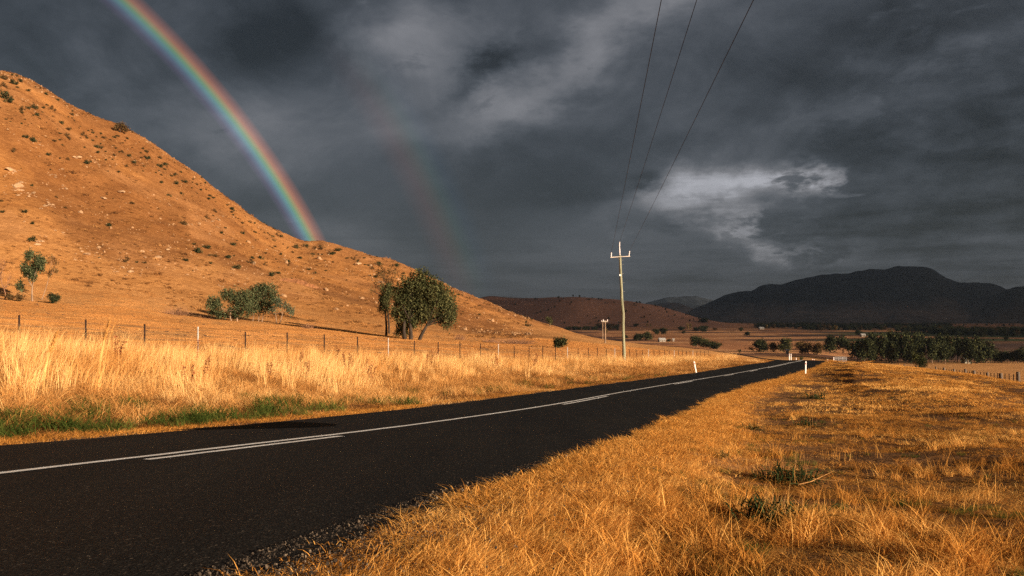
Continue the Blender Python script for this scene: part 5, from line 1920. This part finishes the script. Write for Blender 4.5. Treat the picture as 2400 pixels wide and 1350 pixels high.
# broad-leaved weeds on the right verge
def weed(u, v, wpx, label, seed, n=26, grassy=60):
    rg = np.random.default_rng(seed)
    p = place(u, v, 2.5, 60)
    k = p.y / F
    o = thing('weed_clump', label, 'weed', p)
    R0 = wpx * k / 2
    lf = MB()
    for i in range(n):
        a = rg.uniform(0, 6.28)
        L = R0 * rg.uniform(0.35, 0.85)
        e = rg.uniform(0.2, 1.35)
        ctr = Vector((rg.normal(), rg.normal(), 0)) * R0 * 0.28
        d = Vector((math.cos(a) * math.cos(e), math.sin(a) * math.cos(e), math.sin(e)))
        s = Vector((-math.sin(a), math.cos(a), 0))
        V = []
        for j, (t_, w) in enumerate(((0, 0.012), (0.3, 0.028), (0.65, 0.026), (0.9, 0.012))):
            c = ctr + d * L * t_ + Vector((rg.normal() * 0.01, rg.normal() * 0.01, -L * 0.35 * t_ * t_ + 0.02))
            V += [tuple(c - s * w * L), tuple(c + Vector((0, 0, -0.02 * L))), tuple(c + s * w * L)]
        V.append(tuple(ctr + d * L + Vector((0, 0, -L * 0.38 + 0.02))))
        f = []
        for j in range(3):
            f += [(3 * j, 3 * j + 1, 3 * j + 4, 3 * j + 3), (3 * j + 1, 3 * j + 2, 3 * j + 5, 3 * j + 4)]
        f += [(9, 10, 12), (10, 11, 12)]
        lf.add(V, f, rg.uniform(0, 0.8))
    lf.obj('leaf_rosette', M['weed'], o)
    st = MB()
    for i in range(grassy):
        a = rg.uniform(0, 6.28)
        b = Vector((math.cos(a), math.sin(a), 0)) * R0 * rg.uniform(0, 0.6)
        tip = b + Vector((rg.normal() * 0.15 + 0.08, rg.normal() * 0.1, 1)) * R0 * rg.uniform(0.5, 1.1)
        w = Vector((rg.normal(), rg.normal(), 0)).normalized() * 0.0014
        m_ = b.lerp(tip, 0.5) - Vector((0.04 * R0, 0, 0))
        st.add([tuple(b - w), tuple(b + w), tuple(m_ + w * 0.8), tuple(m_ - w * 0.8), tuple(tip)], [(0, 1, 2, 3), (3, 2, 4)])
    st.obj('dry_blades', M['straw_dull'], o)


M['weed'] = blades('weed_leaf', [(0.0, (0.02, 0.035, 0.014)), (0.6, (0.055, 0.075, 0.028)), (1.0, (0.11, 0.12, 0.05))], 'GEOMETRY', 0.25)
weed(1855, 1130, 190, 'green weed clump with dry stalks, farther of two on right verge', 761, 150, 40)
weed(1815, 1222, 230, 'broad green weed clump with dry blades, nearer of two on right verge', 762, 190, 40)
weed(1770, 1222, 60, 'small flat weed rosette beside the nearer green clump', 763, 40, 6)
weed(1893, 1000, 90, 'low green weed patch, third back along the dark strip of the right verge', 765, 80, 20)
weed(1765, 1008, 80, 'low green weed patch nearer the road than the dark verge strip', 766, 70, 12)
weed(1690, 1075, 70, 'small green weed patch halfway between the road and weed clumps', 767, 60, 12)
weed(1905, 935, 80, 'farthest green weed patch on the dark strip of the right verge', 768, 70, 12)
weed(2120, 1262, 46, 'little dark weed rosette low on the right verge', 764, 40, 8)
# dead stick
rg = np.random.default_rng(770)
o = thing('dead_stick', 'pale dry branch lying across the grass right of the weed clumps', 'stick', place(1870, 1142, 3, 60))
k = o.location.y / F
mb = MB()
mb.tube([(0, 0, 0.03), (35 * k, 0.04, 12 * k), (95 * k, 0.12, 34 * k)], [0.006, 0.005, 0.002], 5)
mb.tube([(40 * k, 0.06, 0.09), (80 * k, 0.0, 0.08), (110 * k, -0.03, 0.10)], [0.0035, 0.003, 0.0015], 4)
mb.obj('branch', M['straw_dull'], o)

# ================================================================== valley trees
def far_tree_mesh(seed, mat, shape, n=2000, size=0.075):
    rg = np.random.default_rng(seed)
    cs, rs = [], []
    for i in range(shape['n']):
        a = rg.uniform(0, 6.28)
        rr = rg.uniform(0, shape['w'])
        cs.append((math.cos(a) * rr, math.sin(a) * rr, rg.uniform(shape['z0'], shape['z1'])))
        s = rg.uniform(0.5, 1.0) * shape['r']
        rs.append((s, s, s * rg.uniform(0.6, 0.95)))
    q, ti = leaf_quads(cs, rs, n, size, rg, 0.5, cl=10, shell=0.35, spread=0.25)
    mb = MB()
    limbs(mb, (0, 0, 0), (rg.normal() * 0.02, 0, shape['z0'] * 0.75), [(c, r) for c, r in zip(cs, rs)][:5], 0.022, rg, 1)
    return mb.mesh('trunk', M['bark_pale'] if seed % 2 else M['bark_dark'], True), quad_mesh('crown', q, ti, mat)


# unit trees: one metre tall, scaled on placing
TALLS = dict(n=13, w=0.22, z0=0.30, z1=0.86, r=0.20)
ROUND = dict(n=14, w=0.32, z0=0.24, z1=0.76, r=0.27)
FT = {'tall': [far_tree_mesh(800 + i, M['leaf_dark'], TALLS, 2200) for i in range(4)],
      'round': [far_tree_mesh(810 + i, M['leaf_dark'], ROUND) for i in range(4)],
      'green': [far_tree_mesh(820 + i, M['leaf'], ROUND) for i in range(2)],
      'brown': [far_tree_mesh(830 + i, M['leaf_brown'], ROUND) for i in range(2)],
      'yellow': [far_tree_mesh(840 + i, M['leaf_yellow'], TALLS, 700) for i in range(2)]}
cntv = {}


def vtree(u, v, wpx, hpx, kind, label, group=None, Y=None):
    p = place(u, v, 240, 2400) if Y is None else W((u - CU) / F * Y, Y)
    i = cntv.get(kind, 0)
    cntv[kind] = i + 1
    tr, cr = FT[kind][i % len(FT[kind])]
    h = hpx * p.y / F * (1.0 if group else 1.12)
    w = wpx * p.y / F / (0.66 if kind in ('tall', 'yellow') else 0.68)
    o = thing('valley_tree', label, 'tree', p, group, RNG.uniform(0, 6.28))
    o.scale = (w, w, h)
    for nm, me in (('trunk', tr), ('crown', cr)):
        link(bpy.data.objects.new(nm, me), o)
    return o


ROWL = 'tall dark gum in the row behind the flat paddock on the right'
GR = 'row of tall gums behind the flat paddock'
ORD = ['first', 'second', 'third', 'fourth', 'fifth', 'sixth', 'seventh', 'eighth', 'ninth', 'tenth', 'eleventh', 'twelfth', 'thirteenth', 'fourteenth', 'fifteenth', 'sixteenth']
for gi_, (u, tp, w) in enumerate(((2010, 800, 34), (2026, 790, 36), (2048, 780, 36), (2066, 777, 34), (2084, 778, 30), (2104, 780, 30), (2122, 776, 36), (2144, 777, 36), (2160, 784, 30), (2184, 788, 32), (2200, 783, 34), (2222, 784, 34), (2244, 792, 28), (2268, 788, 36), (2290, 787, 40), (2312, 795, 34), (2040, 798, 32), (2090, 796, 30), (2135, 800, 30), (2215, 800, 30), (2276, 802, 32))):
    back_row = gi_ < 16
    lab = ('%s tall dark gum from the left in the row behind the flat paddock' % ORD[gi_]) if back_row else 'shorter gum standing in front of the tall gum row on the right'
    vtree(u, 849, w, 850 - tp, 'tall', lab, GR, Y=RNG.uniform(422, 450) if back_row else RNG.uniform(405, 415))
for gi_, (u, tp, w) in enumerate(((2332, 812, 28), (2348, 820, 24), (2362, 822, 22), (2385, 814, 26), (2400, 808, 30))):
    vtree(u, 850, w, 850 - tp, 'round', '%s low dark tree to the right of the tall gum row' % ORD[gi_], 'lower trees ending the gum row', Y=RNG.uniform(420, 450))
VT = [
    (1781, 825, 42, 30, 'round', 'dark round tree, left of the clump beyond the road bend'), (1812, 825, 24, 22, 'brown', 'low brownish tree in the middle of the clump beyond the bend'), (1839, 826, 34, 35, 'green', 'bright green round tree ending the clump beyond the bend'),
    (1880, 830, 36, 30, 'brown', 'reddish brown tree standing alone behind the white posts'), (1915, 833, 30, 29, 'brown', 'rust-brown tree left of the stockyard'), (1944, 830, 34, 40, 'tall', 'dark upright tree just left of the stockyard'),
    (1976, 828, 42, 38, 'round', 'wide grey-green tree right behind the stockyard'),
    (1633, 813, 34, 26, 'round', 'left tree of the dark clump at the field edge beyond the pole'), (1650, 815, 26, 22, 'green', 'middle tree of the dark clump at the field edge'), (1673, 819, 36, 19, 'round', 'low right tree of the dark clump at the field edge'),
    (1495, 799, 26, 18, 'round', 'left tree of the clump just right of the tall pole'), (1515, 799, 28, 22, 'green', 'taller right tree of the clump just right of the pole'),
    (1540, 785, 16, 14, 'round', 'left of two trees on the middle field'), (1553, 785, 18, 17, 'round', 'right of two trees on the middle field'),
    (1596, 775, 16, 10, 'round', 'small tree left of the yellow poplars'), (1602, 782, 9, 7, 'round', 'tiny bush-like tree below the yellow poplars'),
    (1630, 778, 14, 11, 'round', 'left small tree of the dark pair on the upper field'), (1647, 779, 24, 16, 'round', 'larger right tree of the dark pair on the upper field'),
    (1675, 775, 10, 7, 'brown', 'small pale tree alone on the upper field'), (1737, 777, 9, 10, 'round', 'small upright tree above the eroded gullies'), (1751, 787, 14, 10, 'round', 'round tree on the eroded gullies'),
    (1468, 793, 8, 8, 'round', 'small tree half hidden behind the tall pole'), (1447, 775, 7, 6, 'round', 'tiny round tree left of the tall pole'),
    (1418, 784, 16, 13, 'yellow', 'yellowish tree behind the small poles'), (1405, 768, 20, 10, 'brown', 'left brown tree of low clump behind small poles'), (1427, 769, 22, 11, 'brown', 'right brown tree of low clump behind small poles'),
    (1490, 766, 11, 8, 'round', 'small dark tree right of the tall pole at the hill foot'), (1517, 766, 7, 8, 'yellow', 'left small yellow tree at the foot of the brown hill'), (1524, 766, 7, 7, 'yellow', 'right small yellow tree at the foot of the brown hill'),
    (1612, 776, 7, 18, 'yellow', 'left bare yellow poplar on the upper field'), (1619, 774, 6, 16, 'yellow', 'right bare yellow poplar on the upper field'),
    (1648, 757, 24, 12, 'round', 'dark tree at the right foot of the brown hill'), (1566, 802, 9, 7, 'round', 'small bush-like tree right of the farm sheds'),
    (2358, 801, 8, 13, 'round', 'lone dark tree on the ploughed field at the right'), (2013, 787, 14, 14, 'round', 'dark tree beside the small white far house'), (1797, 771, 7, 10, 'yellow', 'pale tree beside the white farmhouse'),
    (1960, 775, 12, 12, 'yellow', 'pale yellow tree in front of the far tree belt'), (1925, 776, 10, 8, 'brown', 'small brown tree on the field before the far tree belt'),
]
for i, (u, v, w, h, kd, lab) in enumerate(VT):
    vtree(u, v, w, h, kd, lab)


# far belts of trees along the creek and scattered trees of the foothills (one mass each)
def belt(name, ranges, label, kinds=('round', 'brown'), sizes=(7, 12)):
    src = []
    for kd in kinds:
        src += [x_[1] for x_ in FT[kd]]
    P_, S_, I_ = [], [], []
    for (u0, u1, Y0, Y1, n) in ranges:
        for i in range(n):
            u = RNG.uniform(u0, u1)
            Y = RNG.uniform(Y0, Y1)
            xx = (u - CU) / F * Y
            P_.append((xx, Y))
            h = RNG.uniform(*sizes)
            S_.append((h * RNG.uniform(0.8, 1.2), h * 1.0, h))
            I_.append(RNG.choice(len(src), p=np.array([3 if j < 4 else 1 for j in range(len(src))], float) / sum(3 if j < 4 else 1 for j in range(len(src)))))
    P_ = np.array(P_)
    return scatter(name, lay_points(P_[:, 0], P_[:, 1], -0.1), np.stack([P_[:, 0] * 0, P_[:, 0] * 0, rnd(len(P_), 0, 6.28)], 1), np.array(S_), rnd(len(P_), 0, 1), np.array(I_), src, label)


belt('treeline', [(1770, 2230, 1550, 1800, 330), (1880, 2080, 1380, 1560, 90)], 'dark belt of creek trees across the far plain')
belt('treeline', [(2180, 2560, 950, 1200, 260), (2100, 2260, 1150, 1280, 40)], 'dark belt of trees on the right of the plain, nearer than the other', sizes=(8, 13))
belt('treeline', [(1322, 1400, 1440, 1500, 26), (1428, 1450, 1500, 1560, 8)], 'low dark line of trees along the foot of the brown hill', sizes=(6, 9))
belt('distant_trees', [(1180, 1640, 1600, 1960, 80), (1700, 2560, 1850, 2450, 190)], 'tiny dark trees dotted over the far brown slopes', sizes=(3, 6.5))

# ---- buildings and yards in the valley
def house(u, v, wpx, label, Y=None, name='farmhouse', cat='house', wall='house_wall', rz=0.2, roof=True):
    p = place(u, v, 200, 2400) if Y is None else W((u - CU) / F * Y, Y)
    k = p.y / F
    w = wpx * k
    d, h = w * 0.7, max(w * 0.28, 2.4)
    o = thing(name, label, cat, p, None, rz)
    mb = MB()
    mb.box((0, 0, h / 2 - 0.2), (w, d, h + 0.4))
    for s in (-1, 1):
        mb.add([(s * w / 2, -d / 2, h), (s * w / 2, d / 2, h), (s * w / 2, 0, h + d * 0.32)], [(0, 1, 2)])
    mb.obj('wall', M[wall], o)
    mb = MB()
    e = 0.4
    for s in (-1, 1):
        y1, z1 = s * (d / 2 + e), h - e * 0.64
        mb.add([(-w / 2 - e, y1, z1), (w / 2 + e, y1, z1), (w / 2 + e, 0, h + d * 0.32 + 0.05), (-w / 2 - e, 0, h + d * 0.32 + 0.05),
                (-w / 2 - e, y1, z1 + 0.15), (w / 2 + e, y1, z1 + 0.15), (w / 2 + e, 0, h + d * 0.32 + 0.2), (-w / 2 - e, 0, h + d * 0.32 + 0.2)],
               [(0, 1, 2, 3), (4, 5, 6, 7), (0, 1, 5, 4), (0, 3, 7, 4), (1, 2, 6, 5)])
    mb.obj('roof', M['roof_iron'], o)
    for xx in (-0.28, 0.28):
        mb = MB()
        mb.box((xx * w, -d / 2 - 0.02, h * 0.55), (w * 0.14, 0.06, h * 0.35))
        mb.obj('window', M['dark_glass'], o)
    mb = MB()
    mb.box((0, -d / 2 - 0.02, h * 0.40), (w * 0.10, 0.06, h * 0.78))
    mb.obj('door', M['timber'], o)


house(1784, 772, 11, 'white farmhouse in front of the far tree belt')
house(2022, 789, 11, 'small white house beside a dark tree beyond the fields')
house(1551, 801, 15, 'low pale farm shed with white roof right of tall pole', name='farm_shed', cat='shed')
house(1578, 800, 4, 'tiny white hut right of the low farm shed', name='hut', cat='hut')
house(2264, 849, 16, 'cream shed under the tall gums on the right', Y=428, wall='shed_wall', name='farm_shed', cat='shed')
house(1845, 829, 6, 'little white shed under the reddish tree beyond the bend', name='hut', cat='hut')
# steel stockyard by the bend
Y = 300.0
p = W((1970 - CU) / F * Y, Y)
yd = thing('stockyard', 'grey steel rail stockyard beside the road beyond the crest', 'stockyard', p)
k = Y / F
w, h = 28 * k, CAMZ + (CV - 828) / F * Y - p.z
h = max(2.0, min(h, 3.4))
for i in range(7):
    mb = MB()
    mb.tube([(-w / 2 + w * i / 6, (i % 2) * 0.8, -0.2), (-w / 2 + w * i / 6, (i % 2) * 0.8, h)], 0.09, 6)
    mb.obj('post', M['rail_steel'], yd)
for j in range(6):
    mb = MB()
    mb.box((0, -0.1, h * (0.15 + 0.16 * j)), (w, 0.08, 0.16))
    mb.obj('rail', M['rail_steel'], yd)
mb = MB()
mb.box((0.1 * w, 1.2, h * 0.95), (w * 0.7, 2.6, 0.12), 0.0)
mb.obj('roof_sheet', M['roof_iron'], yd)


# ================================================================== rainbow
AXIS = -SUN
e1 = AXIS.cross(Vector((0, 0, 1))).normalized()
e2 = e1.cross(AXIS).normalized()


def bow(name, a0, a1, stops, dist, tone, label):
    n, mrow = 240, 16
    V, Fc, aa, tt = [], [], [], []
    for i in range(n + 1):
        ph = 2 * math.pi * i / n
        for k in range(mrow + 1):
            al = R(a0 + (a1 - a0) * k / mrow)
            d = AXIS * math.cos(al) + (e1 * math.cos(ph) + e2 * math.sin(ph)) * math.sin(al)
            V.append(d * dist + Vector((0, 0, CAMZ)))
            aa.append(k / mrow)
            el = math.degrees(math.asin(d.z))
            tt.append(tone(el))
    for i in range(n):
        for k in range(mrow):
            q = (i * (mrow + 1) + k, i * (mrow + 1) + k + 1, (i + 1) * (mrow + 1) + k + 1, (i + 1) * (mrow + 1) + k)
            if min(V[j].z for j in q) > 20:
                Fc.append(q)
    me = bpy.data.meshes.new(name)
    me.from_pydata([tuple(v) for v in V], [], Fc)
    for nm, arr in (('across', aa), ('tone', tt)):
        a = me.attributes.new(nm, 'FLOAT', 'POINT')
        a.data.foreach_set('value', np.array(arr, np.float32))
    m, t = mat_new(name + '_light')
    a = nd(t, 'ShaderNodeAttribute', attribute_type='GEOMETRY', attribute_name='across')
    b = nd(t, 'ShaderNodeAttribute', attribute_type='GEOMETRY', attribute_name='tone')
    c = ramp(t, a.outputs['Fac'], stops)
    em = nd(t, 'ShaderNodeEmission')
    t.links.new(c, em.inputs[0])
    t.links.new(b.outputs['Fac'], em.inputs[1])
    tr = nd(t, 'ShaderNodeBsdfTransparent')
    ad = nd(t, 'ShaderNodeAddShader')
    t.links.new(em.outputs[0], ad.inputs[0])
    t.links.new(tr.outputs[0], ad.inputs[1])
    o_ = nd(t, 'ShaderNodeOutputMaterial')
    t.links.new(ad.outputs[0], o_.inputs[0])
    me.materials.append(m)
    o = link(bpy.data.objects.new(name, me))
    return tag(o, label, 'rainbow')


bow('rainbow', 40.6, 42.68, [(0.0, (0.0, 0.0, 0.0)), (0.16, (0.030, 0.018, 0.045)), (0.28, (0.05, 0.075, 0.125)), (0.40, (0.065, 0.185, 0.19)), (0.50, (0.11, 0.24, 0.11)), (0.59, (0.27, 0.21, 0.06)), (0.68, (0.33, 0.11, 0.035)), (0.80, (0.18, 0.045, 0.016)), (1.0, (0, 0, 0))],
    14000, lambda el: 0.27 + 0.20 * float(sstep(24, 8, el)), 'bright rainbow arching down from the top to the orange hill')
bow('rainbow', 49.0, 53.5, [(0.0, (0, 0, 0)), (0.30, (0.040, 0.012, 0.006)), (0.45, (0.030, 0.020, 0.006)), (0.60, (0.008, 0.024, 0.016)), (0.78, (0.0, 0.008, 0.016)), (1.0, (0, 0, 0))],
    14200, lambda el: 0.29 * float(sstep(21, 13, el)) * float(0.35 + 0.65 * sstep(0, 7, el)), 'faint secondary rainbow to the right of the bright one')

# ================================================================== unseen cloud bank, added off to the right to shade the valley
ALT = 950.0
shift = Vector((SUN.x, SUN.y)) * (ALT / SUN.z)
nx_, ny_ = 150, 150
gxs = np.linspace(-1600, 6200, nx_)
gys = np.linspace(120, 6400, ny_)
GX, GY = np.meshgrid(gxs, gys, indexing='ij')
GU = CU + F * GX / np.maximum(GY, 1)
edge = fbm(GX / 260, GY / 260, 4, 901)
edge2 = fbm(GX / 700, GY / 700, 3, 903)
# how much sun the added cloud takes from that piece of ground
thick = sstep(500, 760, GY + edge * 160) * 0.34
thick = np.maximum(thick, sstep(1300, 1500, GY + edge * 160) * 0.56)
thick = np.maximum(thick, sstep(1650, 1800, GU + edge2 * 60) * sstep(1250, 1500, GY + edge * 120) * 0.95)
thick = np.maximum(thick, sstep(2300, 2700, GY) * 0.95)
thick = np.maximum(thick, sstep(340, 450, GY + edge * 50) * sstep(1930, 2010, GU) * 0.62)
thick = np.maximum(thick, sstep(560, 800, GY + edge * 80) * sstep(1990, 2120, GU) * 0.93)
thick *= 1 - 0.35 * np.clip(edge2 * 2.5, 0, 1) * (GY < 1350)
left_clear = sstep(1350, 1150, GU) * sstep(950, 700, GY)
thick *= (1 - left_clear)
lump = fbm(GX / 420, GY / 420, 5, 907)
V = np.concatenate([np.stack([GX + shift.x, GY + shift.y, np.full_like(GX, ALT) + lump * 60 + thick * -20], -1).reshape(-1, 3),
                    np.stack([GX + shift.x, GY + shift.y, np.full_like(GX, ALT) + 60 + thick * 260 + lump * 160], -1).reshape(-1, 3)])
idx_ = np.arange(nx_ * ny_).reshape(nx_, ny_)
f1 = np.stack([idx_[:-1, :-1], idx_[1:, :-1], idx_[1:, 1:], idx_[:-1, 1:]], -1).reshape(-1, 4)
present = (thick.ravel()[f1].max(1) > 0.01) & ((V[f1, 0] > 0.78 * V[f1, 1] + 150).all(1))
f1 = f1[present]
me = bpy.data.meshes.new('shade_cloud')
me.from_pydata(V.tolist(), [], np.concatenate([f1[:, ::-1], f1 + nx_ * ny_]).tolist())
me.polygons.foreach_set('use_smooth', [True] * len(me.polygons))
a = me.attributes.new('thick', 'FLOAT', 'POINT')
a.data.foreach_set('value', np.concatenate([thick.ravel(), thick.ravel()]).astype(np.float32))
m, t = mat_new('shade_cloud_skin')
a = nd(t, 'ShaderNodeAttribute', attribute_type='GEOMETRY', attribute_name='thick')
# each of the two skins lets the square root of the light through
s1 = nd(t, 'ShaderNodeMath', operation='SUBTRACT')
s1.inputs[0].default_value = 1.0
t.links.new(a.outputs['Fac'], s1.inputs[1])
s2 = nd(t, 'ShaderNodeMath', operation='POWER')
t.links.new(s1.outputs[0], s2.inputs[0])
s2.inputs[1].default_value = 0.5
df = nd(t, 'ShaderNodeBsdfDiffuse')
df.inputs[0].default_value = (0.6, 0.62, 0.66, 1)
tr = nd(t, 'ShaderNodeBsdfTransparent')
mx = nd(t, 'ShaderNodeMixShader')
t.links.new(s2.outputs[0], mx.inputs[0])
t.links.new(df.outputs[0], mx.inputs[1])
t.links.new(tr.outputs[0], mx.inputs[2])
o_ = nd(t, 'ShaderNodeOutputMaterial')
t.links.new(mx.outputs[0], o_.inputs[0])
me.materials.append(m)
tag(link(bpy.data.objects.new('shade_cloud', me)), 'unseen grey cloud bank out to the right, shaped to shade the valley', None, None, 'stuff')

# ================================================================== haze
HAZE = True
if HAZE:
    mb = MB()
    mb.box((0, 0, 190), (19000, 19000, 480))
    m, t = mat_new('haze_air')
    vp = nd(t, 'ShaderNodeVolumePrincipled')
    vp.inputs['Color'].default_value = (0.68, 0.82, 1.0, 1)
    vp.inputs['Density'].default_value = 0.00006
    vp.inputs['Anisotropy'].default_value = 0.7
    o_ = nd(t, 'ShaderNodeOutputMaterial')
    t.links.new(vp.outputs[0], o_.inputs['Volume'])
    tag(mb.obj('haze', m), 'thin blue-grey rain haze over the far valley', None, None, 'stuff')
print('tris', sum(len(o.data.polygons) for o in bpy.data.objects if o.type == 'MESH'))
